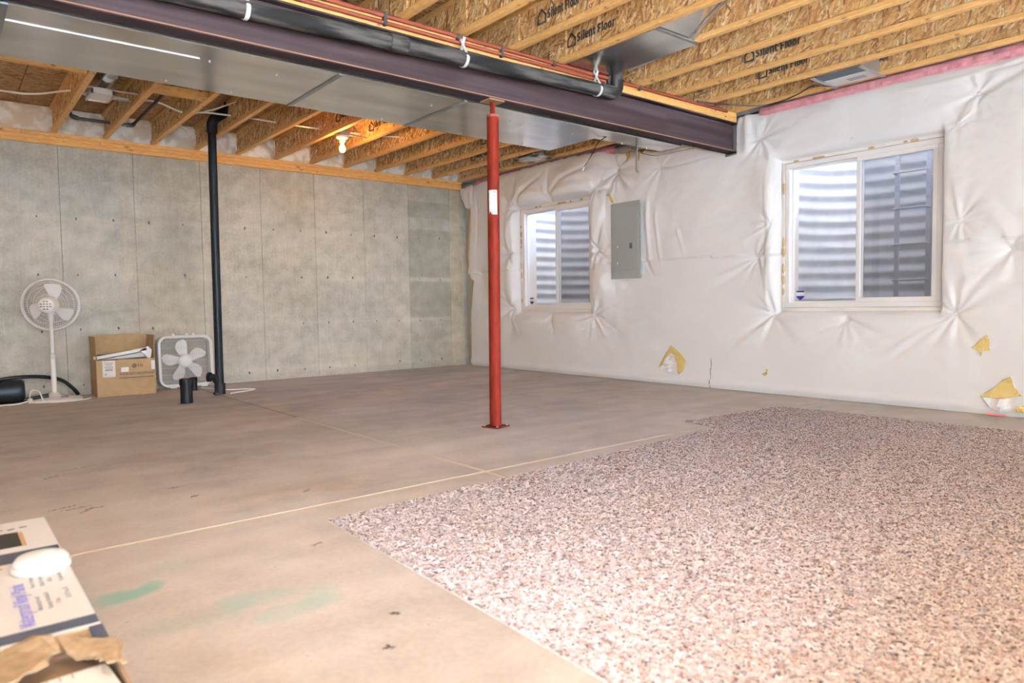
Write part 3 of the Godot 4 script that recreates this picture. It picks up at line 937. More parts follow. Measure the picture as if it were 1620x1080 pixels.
# ============================================================ steel beam, its plate, ducts
func build_beam_and_ducts() -> void:
	var b := thing("steel_beam", "dark purplish-brown steel I-beam carrying the joists, ending in the white wall", "beam")
	var zc := 4.07
	one_box("bottom_flange", Vector3(-8.0, 2.067, zc - 0.051), Vector3(0.02, 2.077, zc + 0.051), M.steel, b, 0.002, 0)
	one_box("top_flange", Vector3(-8.0, 2.307, zc - 0.051), Vector3(0.02, 2.317, zc + 0.051), M.steel, b, 0.002, 0)
	one_box("web", Vector3(-8.0, 2.075, zc - 0.004), Vector3(0.02, 2.309, zc + 0.004), M.steel, b, 0.0, 0)
	one_box("flange_edge_rust", Vector3(-8.0, 2.0725, zc + 0.0508), Vector3(-0.0, 2.0775, zc + 0.0516), M.rust, b)
	var pl := thing("nailer_plate", "pale double wooden plate lying on top of the steel beam", "lumber")
	for i in 2:
		var x := -8.0
		while x < -0.01:
			var e: float = minf(x + [3.4, 2.6][i], -0.005)
			one_box("board", Vector3(x + 0.001, 2.3175 + 0.0397 * i, zc - 0.055), Vector3(e - 0.001, 2.3175 + 0.0397 * (i + 1) - 0.0006, zc + 0.053 + rng.randf_range(-0.003, 0.002)), M.lumber, pl, 0.0025, 0, Vector2(rng.randf(), rng.randf()))
			x = e

	# long rectangular duct behind the beam, in sections
	var d := thing("main_duct", "long galvanised rectangular duct hanging under the joists behind the steel beam", "duct")
	var ya := 2.056
	var xs := [-8.0, -6.6, -5.12, -3.62, -2.78, -1.4]
	for i in xs.size() - 1:
		one_box("duct_section", Vector3(xs[i] + 0.001, ya + rng.randf_range(0, 0.002), 3.26), Vector3(xs[i + 1] - 0.001, 2.34, 4.0), M.galv, d, 0.004, 0, Vector2(rng.randf(), rng.randf()))
		if i > 0:
			one_box("drive_cleat", Vector3(xs[i] - 0.013, ya - 0.003, 3.258), Vector3(xs[i] + 0.013, ya + 0.006, 4.0), M.cleat, d, 0.001)
	one_box("duct_section", Vector3(-1.399, ya + 0.003, 3.77), Vector3(-0.60, 2.30, 4.0), M.galv, d, 0.004, 0)
	one_box("standing_seam", Vector3(-8.0, ya - 0.0025, 3.7985), Vector3(-4.30, ya + 0.002, 3.8015), M.tin, d)
	var sc := fresh()
	for x in [-4.35, -3.0, -2.35, -1.75, -4.0, -1.2, -0.9]:
		for z in [3.33, 3.79]:
			if x > -1.4 and z < 3.7: continue
			lathe(sc, [Vector2(0.006, 0.004), Vector2(0.006, -0.002), Vector2(0.003, -0.005), Vector2(0, -0.005)], 8, Transform3D(Basis(), Vector3(x + (0.1 if z > 3.5 else 0.0), ya - 0.001, z)))
	obj("screw", sc, M.screw, d).set_meta("kind", "stuff")

	# pan nailed under one joist bay in front of the beam
	var p := thing("joist_pan", "galvanised sheet closing one joist bay above the beam, with a bright sloped end", "duct")
	one_box("pan_sheet", Vector3(-2.042, 2.3925, 4.13), Vector3(-1.637, 2.3968, 4.90), M.galv, p, 0.001, 2)
	var st := fresh()
	var sl := Transform3D(Basis(Vector3(0, 0, 1), 0.0), Vector3.ZERO)
	quad(st, [Vector3(-2.036, 2.398, 4.90), Vector3(-1.69, 2.398, 4.90), Vector3(-1.69, 2.60, 5.22), Vector3(-2.036, 2.60, 5.22)], Vector3(0, -1, 0.6).normalized(), [Vector2(0, 0), Vector2(0.4, 0), Vector2(0.4, 0.4), Vector2(0, 0.4)])
	quad(st, [Vector3(-2.036, 2.40, 4.902), Vector3(-1.69, 2.40, 4.902), Vector3(-1.69, 2.602, 5.222), Vector3(-2.036, 2.602, 5.222)], Vector3(0, 1, -0.6).normalized(), [Vector2(0, 0), Vector2(0.4, 0), Vector2(0.4, 0.4), Vector2(0, 0.4)])
	obj("sloped_end", st, M.galv, p)
	var fo := fresh()
	var pts := []
	for i in 14:
		var t := i / 13.0
		pts.append(Vector3(-1.715 + rng.randf_range(-0.006, 0.006), 2.402 + 0.2 * t + rng.randf_range(-0.004, 0.004), 4.905 + 0.34 * t))
	var rr := []
	for i in 14: rr.append(rng.randf_range(0.022, 0.032))
	tube(fo, pts, rr, 9, true, 0.35)
	obj("foil_tape", fo, M.foil, p)
	one_box("pan_lip", Vector3(-2.04, 2.391, 4.89), Vector3(-1.64, 2.3985, 4.915), M.cleat, p, 0.001)

	# register boots
	register_boot("register_boot", Vector3(-4.36, 2.40, 1.44), 0.16, 0.26, "small white-rimmed register boot with crinkled foil duct between joists beyond the duct", true)
	ceiling_register("ceiling_register", Vector3(-0.21, 2.395, 1.69), 0.25, 0.36, "white ceiling register between joists behind the red post", false)
	ceiling_register("ceiling_register", Vector3(-0.21, 2.395, 5.17), 0.36, 0.34, "metal ceiling register box with white label strip above the larger window", true)

func register_boot(called: String, at: Vector3, w: float, l: float, label: String, flex: bool) -> void:
	var o := thing(called, label, "register", at)
	var st := fresh()
	for s in [[-w / 2, -l / 2, w / 2, -l / 2 + 0.02], [-w / 2, l / 2 - 0.02, w / 2, l / 2], [-w / 2, -l / 2, -w / 2 + 0.02, l / 2], [w / 2 - 0.02, -l / 2, w / 2, l / 2]]:
		box2(st, Vector3(s[0], 0.0, s[1]), Vector3(s[2], 0.035, s[3]), 0.002)
	obj("rim", st, M.strap, o)
	one_box("cover", Vector3(-w / 2 + 0.02, 0.008, -l / 2 + 0.02), Vector3(w / 2 - 0.02, 0.03, l / 2 - 0.02), M.label, o, 0.002)
	for z in [-l / 2 + 0.01, l / 2 - 0.01]:
		one_box("hanger_bar", Vector3(-0.12, 0.036, z - 0.005), Vector3(0.24, 0.046, z + 0.005), M.tin, o, 0.001)
	if flex:
		var pts := []
		var rr := []
		for i in 40:
			var t := i / 39.0
			pts.append(Vector3(0.02 + 0.04 * t, 0.125 + 0.02 * sin(t * 3.0), 0.0 + 1.75 * t))
			rr.append(0.062 + (0.006 if i % 2 else -0.004) + rng.randf_range(-0.004, 0.004))
		var f := fresh()
		tube(f, pts, rr, 14)
		obj("foil_duct", f, M.foil, o)

func ceiling_register(called: String, at: Vector3, w: float, l: float, label: String, near: bool) -> void:
	var o := thing(called, label, "register", at)
	if near:
		one_box("face_plate", Vector3(-0.035, -0.004, -l / 2), Vector3(0.14, 0.004, l / 2), M.strap, o, 0.001)
		one_box("box", Vector3(-0.155, 0.004, -l / 2 + 0.01), Vector3(0.14, 0.16, l / 2 - 0.01), M.tin, o, 0.002)
		one_box("dark_opening", Vector3(-0.155, 0.001, -l / 2 + 0.01), Vector3(-0.035, 0.004, l / 2 - 0.01), M.vent, o)
		var pr := fresh()
		for i in 9:
			box(pr, Vector3(0.06, -0.0045, -0.02 + 0.014 * i), Vector3(0.07, 0.0006, 0.008))
		obj("label_print", pr, M.print_grey, o)
		for z in [-l / 2, l / 2]:
			one_box("hanger_bar", Vector3(-0.195, -0.008, z - 0.014), Vector3(0.195, -0.001, z + 0.014), M.tin, o, 0.001)
	else:
		var st := fresh()
		for s in [[-w / 2, -l / 2, w / 2, -l / 2 + 0.09], [-w / 2, l / 2 - 0.09, w / 2, l / 2], [-w / 2, -l / 2, -w / 2 + 0.06, l / 2], [w / 2 - 0.06, -l / 2, w / 2, l / 2]]:
			box2(st, Vector3(s[0], -0.006, s[1]), Vector3(s[2], 0.002, s[3]), 0.001)
		obj("face_plate", st, M.strap, o)
		var lv := fresh()
		for i in 9:
			box(lv, Vector3(-w / 2 + 0.068 + i * 0.0145, 0.0, 0), Vector3(0.004, 0.012, l - 0.18), 0.0, 0, Basis(Vector3(0, 0, 1), 0.5))
		obj("louvre", lv, M.plastic_grey, o)
		one_box("box", Vector3(-w / 2 + 0.05, 0.012, -l / 2 + 0.06), Vector3(w / 2 - 0.05, 0.17, l / 2 - 0.06), M.tin, o, 0.002)
		one_box("hanger_bar", Vector3(-0.165, 0.004, -l / 2 - 0.02), Vector3(0.15, 0.012, -l / 2 + 0.0), M.tin, o, 0.001)
		one_box("hanger_bar", Vector3(-0.165, 0.004, l / 2), Vector3(0.15, 0.012, l / 2 + 0.02), M.tin, o, 0.001)


# ============================================================ pipes, cables, straps
func run(called: String, label: String, category: String, pts: Array, r: float, m: Material, sides := 8, group := "") -> MeshInstance3D:
	var st := fresh()
	tube(st, pts, r, sides)
	var o := obj(called, st, m)
	tag(o, label, category, group)
	return o

func build_pipes_and_wires() -> void:
	# sloping drain pipe in front of the beam
	var dp := thing("drain_pipe", "dusty black drain pipe slung along the front of the steel beam", "pipe")
	var py := func(x: float) -> float: return 2.205 + 0.0245 * (x + 4.33)
	var st := fresh()
	tube(st, [Vector3(-8.0, py.call(-8.0), 4.172), Vector3(-4.9, py.call(-4.9), 4.172), Vector3(-1.70, py.call(-1.70), 4.172)], 0.0445, 20)
	obj("pipe", st, M.abs_dusty, dp)
	st = fresh()
	tube(st, bend([Vector3(-1.76, py.call(-1.76), 4.172), Vector3(-1.585, 2.272, 4.172), Vector3(-1.578, 2.36, 4.176)], 0.055), 0.0475, 18)
	obj("elbow", st, M.abs_dusty, dp)
	st = fresh()
	tube(st, bend([Vector3(-1.578, 2.35, 4.175), Vector3(-1.575, 2.46, 4.17), Vector3(-1.575, 2.47, 3.85)], 0.06), 0.044, 16)
	obj("riser", st, M.abs_dusty, dp)
	st = fresh()
	tube(st, [Vector3(-3.42, py.call(-3.42), 4.172), Vector3(-3.31, py.call(-3.31), 4.172)], 0.0485, 20)
	obj("coupling", st, M.abs_dusty, dp)
	var hang_at := [["farthest left, at the top edge", -4.19], ["middle one, above the red post", -2.915], ["rightmost, beside the elbow", -1.78]]
	for h in hang_at:
		var o := thing("pipe_hanger", "white strap hanger under the black drain pipe, " + h[0], "hanger", Vector3.ZERO, 0.0, "white strap hangers on the drain pipe")
		var x: float = h[1]
		var c := Vector3(x, py.call(x), 4.172)
		var s2 := fresh()
		var prev := Vector3.ZERO
		var loop := [c + Vector3(0, 0.13, -0.03)]
		for i in 13:
			var a := PI - PI * 1.0 * i / 12.0 + PI
			loop.append(c + Vector3(0.0, sin(a) * 0.048, cos(a) * 0.048))
		loop.append(c + Vector3(0.01, 0.13, 0.0))
		tube(s2, loop, 0.011, 8, true, 0.22)
		obj("strap", s2, M.strap, o)
	# two red-brown water lines on the plate
	run("water_line", "long reddish-brown water pipe clipped along the plate above the beam, the upper of two", "pipe", [Vector3(-8.0, 2.380, 4.137), Vector3(-3.0, 2.377, 4.137), Vector3(-0.9, 2.378, 4.137), Vector3(-0.17, 2.384, 4.137)], 0.0125, M.copper, 10)
	run("water_line", "reddish-brown water pipe clipped under the longer one, ending at the drain elbow", "pipe", [Vector3(-8.0, 2.343, 4.137), Vector3(-3.0, 2.340, 4.137), Vector3(-1.9, 2.347, 4.137), Vector3(-1.66, 2.352, 4.136)], 0.0115, M.copper, 10)
	run("water_branch", "short reddish-brown pipe stub turning up at the end of the upper water line", "pipe", bend([Vector3(-0.6, 2.379, 4.151), Vector3(-0.42, 2.383, 4.17), Vector3(-0.41, 2.40, 4.3)], 0.03), 0.008, M.copper, 8)
	var cx := [-4.1, -3.42, -2.93, -2.6, -2.16, -1.63, -1.29]
	for i in cx.size():
		var s3 := fresh()
		box(s3, Vector3(cx[i], 2.357 if i % 2 else 2.372, 4.139), Vector3(0.02, 0.07 if i % 2 else 0.036, 0.030), 0.004)
		tag(obj("pipe_clip", s3, M.clip), "small black clip holding the reddish water pipes, %s from the left" % ORD[i], "clip", "black pipe clips above the beam")

	# tall drain stack down to the floor
	var sp := thing("drain_stack", "tall glossy black drain pipe standing before the concrete wall, with two bends at the top", "pipe", Vector3(-3.40, 0, 0.90))
	st = fresh()
	tube(st, [Vector3(0.0, 0.02, 0), Vector3(0.004, 1.2, 0), Vector3(0.012, 2.40, 0)], 0.0365, 20)
	obj("pipe", st, M.abs, sp)
	st = fresh()
	tube(st, bend([Vector3(0.012, 2.38, 0), Vector3(0.014, 2.50, 0.0), Vector3(0.13, 2.58, 0.14), Vector3(0.13, 2.64, 0.14)], 0.06), 0.046, 18)
	obj("offset_bend", st, M.abs, sp)
	st = fresh()
	tube(st, [Vector3(0.0, 0.0, 0), Vector3(0.0, 0.10, 0)], 0.048, 20)
	obj("base_fitting", st, M.abs, sp)
	st = fresh()
	tube(st, bend([Vector3(-0.01, 0.10, 0.0), Vector3(-0.05, 0.16, 0.01), Vector3(-0.10, 0.165, 0.03)], 0.03), 0.034, 16)
	lathe(st, [Vector2(0.044, 0.0), Vector2(0.044, 0.03), Vector2(0.03, 0.038), Vector2(0.0, 0.04)], 16, Transform3D(Basis(Vector3(0, 0, 1), PI / 2 - 0.1), Vector3(-0.08, 0.163, 0.02)))
	obj("cleanout", st, M.abs, sp)
	one_box("foot_bracket", Vector3(-0.07, 0.0, 0.03), Vector3(-0.02, 0.025, 0.09), M.abs, sp, 0.004)
	# capped stubs in the slab
	for q in [[Vector3(-3.81, 0, 1.37), 0.048, 0.205, "taller black pipe stub standing up out of the floor before the box fan"], [Vector3(-3.50, 0, 0.42), 0.032, 0.125, "shorter black pipe stub in the floor between the box fan and the tall stub"]]:
		var pb := thing("pipe_stub", q[3], "pipe", q[0])
		st = fresh()
		var r: float = q[1]
		var h: float = q[2]
		tube(st, [Vector3(0, 0, 0), Vector3(0, h, 0)], r, 18, false)
		obj("pipe", st, M.abs, pb)
		st = fresh()
		lathe(st, [Vector2(r * 1.1, h * 0.75), Vector2(r * 1.1, h), Vector2(r * 0.9, h + 0.004), Vector2(r * 0.85, h - 0.03), Vector2(0, h - 0.03)], 18)
		obj("collar", st, M.abs, pb)
		st = fresh()
		lathe(st, [Vector2(r * 1.5, 0.0), Vector2(r * 1.4, 0.003), Vector2(r, 0.004)], 18)
		obj("sealant", st, M.print_grey, pb)

	# gas line in the far joist bays
	var gp := thing("gas_pipe", "thin black iron pipe with elbows crossing the leftmost visible joist bays", "pipe")
	st = fresh()
	tube(st, bend([Vector3(-4.42, 2.535, 0.36), Vector3(-4.395, 2.49, 0.31), Vector3(-3.92, 2.49, 0.31), Vector3(-3.92, 2.50, 1.95)], 0.02), 0.014, 10)
	obj("pipe", st, M.iron, gp)
	for e in [[Vector3(-4.40, 2.50, 0.32), Vector3(-4.35, 2.49, 0.31)], [Vector3(-3.97, 2.49, 0.31), Vector3(-3.93, 2.49, 0.32)], [Vector3(-3.92, 2.49, 0.33), Vector3(-3.92, 2.49, 0.38)]]:
		st = fresh()
		tube(st, e, 0.019, 10)
		obj("elbow", st, M.iron, gp)

	# cables
	var zc := 1.12
	run("white_cable", "white electric cable threaded through the joists over the concrete wall", "cable", curve([Vector3(-6.0, 2.44, zc), Vector3(-5.0, 2.43, zc), Vector3(-4.75, 2.44, zc), Vector3(-4.52, 2.505, zc), Vector3(-4.36, 2.51, zc), Vector3(-4.1, 2.51, zc), Vector3(-3.9, 2.525, zc), Vector3(-3.68, 2.47, zc), Vector3(-3.5, 2.50, zc), Vector3(-3.1, 2.51, zc), Vector3(-2.7, 2.50, zc + 0.03), Vector3(-2.3, 2.50, zc + 0.06), Vector3(-1.9, 2.50, zc + 0.12), Vector3(-1.5, 2.52, zc + 0.2)]), 0.008, M.romex, 8)
	run("loose_cable", "short white cable end dangling below a joist near the drain stack", "cable", curve([Vector3(-3.672, 2.44, 0.80), Vector3(-3.62, 2.445, 0.76), Vector3(-3.56, 2.43, 0.72), Vector3(-3.53, 2.39, 0.68)]), 0.006, M.romex, 7)
	run("white_cable", "white cable curving down to the left of the drain stack bend", "cable", curve([Vector3(-3.27, 2.60, 1.3), Vector3(-3.42, 2.53, 1.22), Vector3(-3.55, 2.485, 1.14)]), 0.006, M.romex, 7)
	run("black_cable", "thin black cable along the joists from the beam end to the ceiling register", "cable", curve([Vector3(-0.62, 2.385, 4.16), Vector3(-0.28, 2.39, 4.26), Vector3(-0.06, 2.385, 4.45), Vector3(-0.12, 2.386, 4.72), Vector3(-0.24, 2.39, 4.93), Vector3(-0.12, 2.388, 5.0)]), 0.005, M.black_wire, 7)
	run("grey_conduit", "grey flexible conduit curving up a joist web right of the galvanised pan", "cable", curve([Vector3(-1.64, 2.58, 4.68), Vector3(-1.62, 2.47, 4.67), Vector3(-1.61, 2.42, 4.62), Vector3(-1.60, 2.41, 4.5), Vector3(-1.60, 2.40, 4.3)]), 0.011, M.grey_wire, 8)
	run("dangling_wire", "dark wire hanging from the duct end with a bare bright tip", "wire", curve([Vector3(-1.36, 2.07, 3.9), Vector3(-1.36, 2.03, 3.78), Vector3(-1.345, 1.96, 3.70), Vector3(-1.36, 1.90, 3.66), Vector3(-1.385, 1.855, 3.64)]), 0.004, M.black_wire, 6)
	var tip := fresh()
	tube(tip, [Vector3(-1.38, 1.863, 3.643), Vector3(-1.392, 1.835, 3.636)], 0.006, 6)
	tag(obj("wire_tip", tip, M.strap), "bare light tip at the end of the dangling dark wire", "wire")
	run("thin_wire", "thin dark wire strung from the narrow duct end to the beam", "wire", curve([Vector3(-0.95, 2.045, 3.76), Vector3(-0.80, 2.02, 3.76), Vector3(-0.66, 2.015, 3.80), Vector3(-0.52, 2.05, 3.95), Vector3(-0.45, 2.064, 4.01)]), 0.003, M.black_wire, 6)
	for q in [[Vector3(-0.40, 2.5, 1.4), Vector3(-0.36, 2.42, 1.45), Vector3(-0.33, 2.40, 1.52), "short dark wire bending down to the far side of the white register behind the post"], [Vector3(-0.2, 2.52, 2.2), Vector3(-0.27, 2.45, 1.95), Vector3(-0.34, 2.41, 1.6), "longer dark wire reaching the near side of the white register behind the post"]]:
		run("dark_wire", q[3], "wire", curve(q.slice(0, 3)), 0.005, M.black_wire, 6)
	# flat strap hanging in front of the white wall
	st = fresh()
	tube(st, curve([Vector3(-0.89, 2.052, 3.764), Vector3(-0.885, 2.0, 3.762), Vector3(-0.885, 1.93, 3.76), Vector3(-0.88, 1.865, 3.757), Vector3(-0.86, 1.862, 3.757)], 3), 0.012, 8, true, 0.2)
	tag(obj("metal_strap", st, M.grey_wire), "flat grey metal strap dangling from the narrow duct before the white wall", "strap")


# ============================================================ insulation blanket on the right wall
var bn1: FastNoiseLite
var bn2: FastNoiseLite
var bn3: FastNoiseLite
const WIN := [[1.125, 2.365, 0.695, 1.935], [4.50, 5.74, 0.695, 1.935]]
const HOLE := [[1.125, 2.325, 0.70, 1.93], [4.50, 5.712, 0.70, 1.93]]   # where the blanket is cut, lapping the frames on the right
var pins := [[5.93, 2.14, 0.030, 0.10, 0.7], [5.82, 1.97, 0.022, 0.07, 2.0], [5.10, 2.0, 0.014, 0.05, 1.0], [4.35, 2.14, 0.03, 0.09, 3.0], [4.44, 1.42, 0.03, 0.10, 0.3], [5.07, 0.63, 0.026, 0.07, 1.7], [5.82, 0.67, 0.036, 0.12, 2.6], [4.46, 0.68, 0.05, 0.12, 0.9], [4.30, 1.14, 0.03, 0.09, 1.1], [5.83, 1.31, 0.026, 0.08, 2.2], [6.14, 1.10, 0.028, 0.09, 0.4],
	[1.07, 1.93, 0.055, 0.10, 0.2], [1.72, 1.985, 0.05, 0.08, 1.3], [2.44, 1.975, 0.055, 0.09, 2.0], [2.44, 1.35, 0.06, 0.10, 0.6], [1.03, 0.74, 0.06, 0.10, 1.9], [1.74, 0.64, 0.04, 0.08, 2.8], [2.40, 0.66, 0.055, 0.10, 0.1], [2.70, 2.14, 0.07, 0.14, 1.2], [3.28, 2.08, 0.03, 0.10, 0.8], [0.37, 1.19, 0.03, 0.08, 2.4], [1.02, 1.40, 0.045, 0.09, 1.5], [3.85, 0.28, 0.015, 0.05, 0.5]]
var folds := [[2.70, 2.14, 2.44, 1.975, -0.03, 0.045], [2.70, 2.14, 2.60, 2.40, -0.03, 0.04], [2.44, 1.35, 2.72, 1.10, -0.022, 0.03], [2.44, 1.35, 2.66, 1.80, -0.022, 0.03], [2.52, 1.25, 2.72, 1.55, -0.016, 0.022], [2.58, 1.9, 2.66, 1.3, -0.014, 0.02], [4.30, 1.14, 4.46, 0.68, -0.018, 0.022], [4.345, 1.14, 4.42, 0.74, 0.016, 0.02], [4.46, 0.68, 3.75, 0.30, -0.008, 0.022], [4.46, 0.68, 3.95, 0.22, 0.008, 0.02], [4.28, 1.13, 3.55, 0.74, -0.008, 0.022], [4.28, 1.13, 3.75, 0.95, 0.008, 0.02],
	[5.82, 0.67, 5.25, 0.25, -0.012, 0.025], [5.82, 0.67, 5.40, 0.42, 0.010, 0.02], [5.82, 1.97, 5.93, 2.14, 0.018, 0.022], [5.93, 2.14, 6.5, 2.32, -0.010, 0.022], [6.14, 1.10, 6.6, 0.86, -0.012, 0.025], [6.14, 1.10, 5.86, 0.80, -0.010, 0.022], [3.13, 1.70, 3.17, 1.12, 0.022, 0.022], [3.24, 1.60, 3.30, 1.14, 0.014, 0.018], [3.11, 1.2, 3.2, 1.05, -0.016, 0.02], [3.50, 1.45, 3.58, 1.22, 0.012, 0.018], [3.28, 2.08, 4.05, 2.08, -0.012, 0.012], [4.35, 2.14, 4.02, 2.13, -0.010, 0.012], [4.35, 2.14, 4.45, 1.95, 0.015, 0.03],
	[1.07, 1.93, 1.30, 2.12, -0.035, 0.030], [1.30, 2.12, 1.62, 2.25, -0.030, 0.030], [1.72, 1.985, 1.98, 2.16, -0.032, 0.028], [1.98, 2.16, 2.40, 2.24, -0.025, 0.028], [1.72, 1.985, 1.45, 2.06, -0.020, 0.022], [2.44, 1.975, 2.62, 2.08, 0.018, 0.025], [2.44, 1.35, 2.36, 1.66, -0.016, 0.018], [2.44, 1.35, 2.40, 1.0, -0.016, 0.018],
	[1.74, 0.64, 1.78, 0.40, -0.014, 0.02], [2.40, 0.66, 2.75, 0.50, -0.014, 0.02], [2.40, 0.66, 2.0, 0.58, -0.012, 0.016], [1.03, 0.74, 1.5, 0.60, -0.014, 0.016], [1.03, 0.74, 1.30, 0.30, -0.012, 0.022], [1.03, 0.74, 0.78, 0.95, -0.018, 0.022], [0.37, 1.19, 0.30, 0.85, -0.012, 0.016], [0.37, 1.19, 0.58, 0.9, -0.010, 0.016], [5.07, 0.63, 4.8, 0.50, -0.010, 0.018], [5.07, 0.63, 5.35, 0.52, -0.010, 0.018], [4.46, 0.68, 4.1, 0.42, -0.010, 0.018], [5.83, 1.31, 5.80, 1.55, 0.010, 0.014],
	[1.02, 1.40, 0.62, 1.42, -0.018, 0.014], [1.72, 1.985, 1.74, 2.34, -0.020, 0.03], [1.07, 1.93, 0.7, 2.2, -0.015, 0.03], [1.03, 0.74, 0.55, 0.45, -0.012, 0.025], [1.03, 0.74, 0.70, 0.22, 0.012, 0.03], [0.45, 1.17, 0.42, 0.55, -0.012, 0.02], [0.28, 2.05, 0.30, 1.20, -0.014, 0.02], [0.55, 1.17, 0.75, 0.15, 0.008, 0.03], [6.0, 2.28, 6.6, 2.26, -0.01, 0.012], [5.6, 2.285, 6.6, 2.30, 0.01, 0.012]]
var puffs := [[1.40, 2.12, 0.34, 0.17, 0.055], [2.06, 2.14, 0.34, 0.18, 0.065], [0.84, 1.68, 0.22, 0.26, 0.05], [0.84, 1.08, 0.22, 0.30, 0.05], [1.38, 0.50, 0.34, 0.16, 0.035], [2.07, 0.50, 0.34, 0.16, 0.035], [2.52, 1.68, 0.14, 0.26, 0.06], [2.54, 1.02, 0.14, 0.30, 0.06], [0.5, 0.6, 0.4, 0.4, 0.02], [4.38, 1.70, 0.12, 0.30, 0.025], [4.40, 0.95, 0.10, 0.22, 0.02], [3.4, 2.2, 0.5, 0.1, 0.03], [3.7, 1.6, 0.5, 0.4, 0.015], [5.1, 2.2, 0.8, 0.13, 0.015], [6.2, 1.6, 0.4, 0.4, 0.015], [5.1, 0.35, 0.7, 0.25, 0.012]]

func blanket_top(z: float) -> float:
	var k := [[-1.0, 2.32], [0.09, 2.31], [0.44, 2.345], [0.95, 2.37], [1.5, 2.385], [2.05, 2.385], [2.5, 2.36], [2.75, 2.30], [3.03, 2.27], [3.34, 2.24], [3.9, 2.30], [4.02, 2.36], [4.2, 2.372], [4.39, 2.345], [4.87, 2.338], [5.34, 2.34], [5.75, 2.338], [6.18, 2.32], [10.5, 2.32]]
	for i in k.size() - 1:
		if z <= k[i + 1][0]:
			return lerpf(k[i][1], k[i + 1][1], (z - k[i][0]) / (k[i + 1][0] - k[i][0]))
	return 2.32

func blanket_left(y: float) -> float:
	var k := [[0.0, 0.12], [0.3, 0.13], [0.64, 0.14], [0.95, 0.19], [1.10, 0.215], [1.13, 0.14], [1.22, 0.09], [1.45, 0.10], [1.63, 0.125], [1.9, 0.15], [2.03, 0.16], [2.12, 0.12], [2.2, 0.06], [2.30, 0.04], [2.5, 0.04]]
	for i in k.size() - 1:
		if y <= k[i + 1][0]:
			return lerpf(k[i][1], k[i + 1][1], (y - k[i][0]) / (k[i + 1][0] - k[i][0]))
	return 0.05

# how far the vinyl face stands out from its plane at (z, y); towards the room is positive
func bulge(z: float, y: float) -> float:
	var d := bn1.get_noise_2d(z, y) * 0.010 + bn2.get_noise_2d(z * 0.8 + y * 0.6, y - z * 0.5) * 0.0045
	for p in puffs:
		var q: float = pow((z - p[0]) / p[2], 2.0) + pow((y - p[1]) / p[3], 2.0)
		if q < 4.0: d += p[4] * (1.35 if p[0] < 3.0 else 1.0) * exp(-q * 1.1)
	for p in pins:
		var dz: float = z - p[0]
		var dy: float = y - p[1]
		var r := sqrt(dz * dz + dy * dy)
		if r < p[3] * 6.0:
			var t := atan2(dy, dz)
			d -= p[2] * exp(-r / p[3])
			var wr := sin(t * 7.0 + p[4] * 5.0 + bn3.get_noise_2d(p[0] * 40.0, t) * 3.0) + 0.6 * sin(t * 12.0 + p[4] * 9.0)
			d += p[2] * 0.26 * wr * (r / (r + 0.03)) * exp(-r / (p[3] * 1.7))
	for f in folds:
		var ax: float = f[0]; var ay: float = f[1]
		var vx: float = f[2] - ax; var vy: float = f[3] - ay
		var l2 := vx * vx + vy * vy
		var t := ((z - ax) * vx + (y - ay) * vy) / l2
		if t < -0.25 or t > 1.25: continue
		var off := ((z - ax) * vy - (y - ay) * vx) / sqrt(l2)
		off += 0.03 * sin(t * 4.0 + f[0] * 3.0) * clampf(l2, 0.0, 1.0)
		if absf(off) > f[5] * 3.0: continue
		var fade := clampf(1.0 - maxf(t, 0.0) * 0.75, 0.0, 1.0) * smoothstep(-0.25, 0.1, t) * (1.0 - smoothstep(0.85, 1.25, t))
		d += f[4] * fade * exp(-pow(off / f[5], 2.0))
	# lap seam between the two rolls
	var sy := 1.19 + 0.01 * sin(z * 2.3) - 0.012 * maxf(z - 3.0, 0.0)
	if z < 2.3 or z > 2.6:
		var s := y - sy
		if s > 0.0 and s < 0.3: d += 0.017 * exp(-s / 0.07) * (0.7 + 0.5 * sin(z * 23.0 + sin(z * 5.0) * 2.0) * exp(-s / 0.12))
		if s <= 0.0 and s > -0.1: d -= 0.006 * exp(s / 0.03)
	# rolls back into the window openings
	for w in HOLE:
		var ez: float = maxf(w[0] - z, z - w[1])
		var ey: float = maxf(w[2] - y, y - w[3])
		var e := maxf(ez, ey) if ez <= 0.0 or ey <= 0.0 else sqrt(ez * ez + ey * ey)
		if e < 0.1:
			var depth := 0.085 if w[0] < 3.0 else (0.035 if z > w[1] else 0.075)
			d -= depth * (1.0 - sqrt(clampf(1.0 - pow(1.0 - maxf(e, 0.0) / 0.1, 2.4), 0.0, 1.0)))
			if w[0] < 3.0: d += 0.03 * smoothstep(0.0, 0.06, e)
			elif z < w[0]: d += 0.010 * smoothstep(0.0, 0.06, e) * smoothstep(0.02, -0.25, ey)
		elif e < 0.2 and w[0] < 3.0:
			d += 0.03 * (1.0 - smoothstep(0.1, 0.2, e))
	# gathers in under the top edge and at the floor
	var top := blanket_top(z)
	d -= 0.03 * exp(-(top - y) / 0.03)
	d -= 0.012 * exp(-y / 0.02)
	d += 0.012 * exp(-pow((y - 0.05) / 0.03, 2.0))
	# pocket for the beam
	if z > 3.9 and z < 4.3 and y > 1.95:
		d += 0.02 * exp(-pow((z - 4.22) / 0.04, 2.0)) * smoothstep(2.0, 2.1, y)
	return d

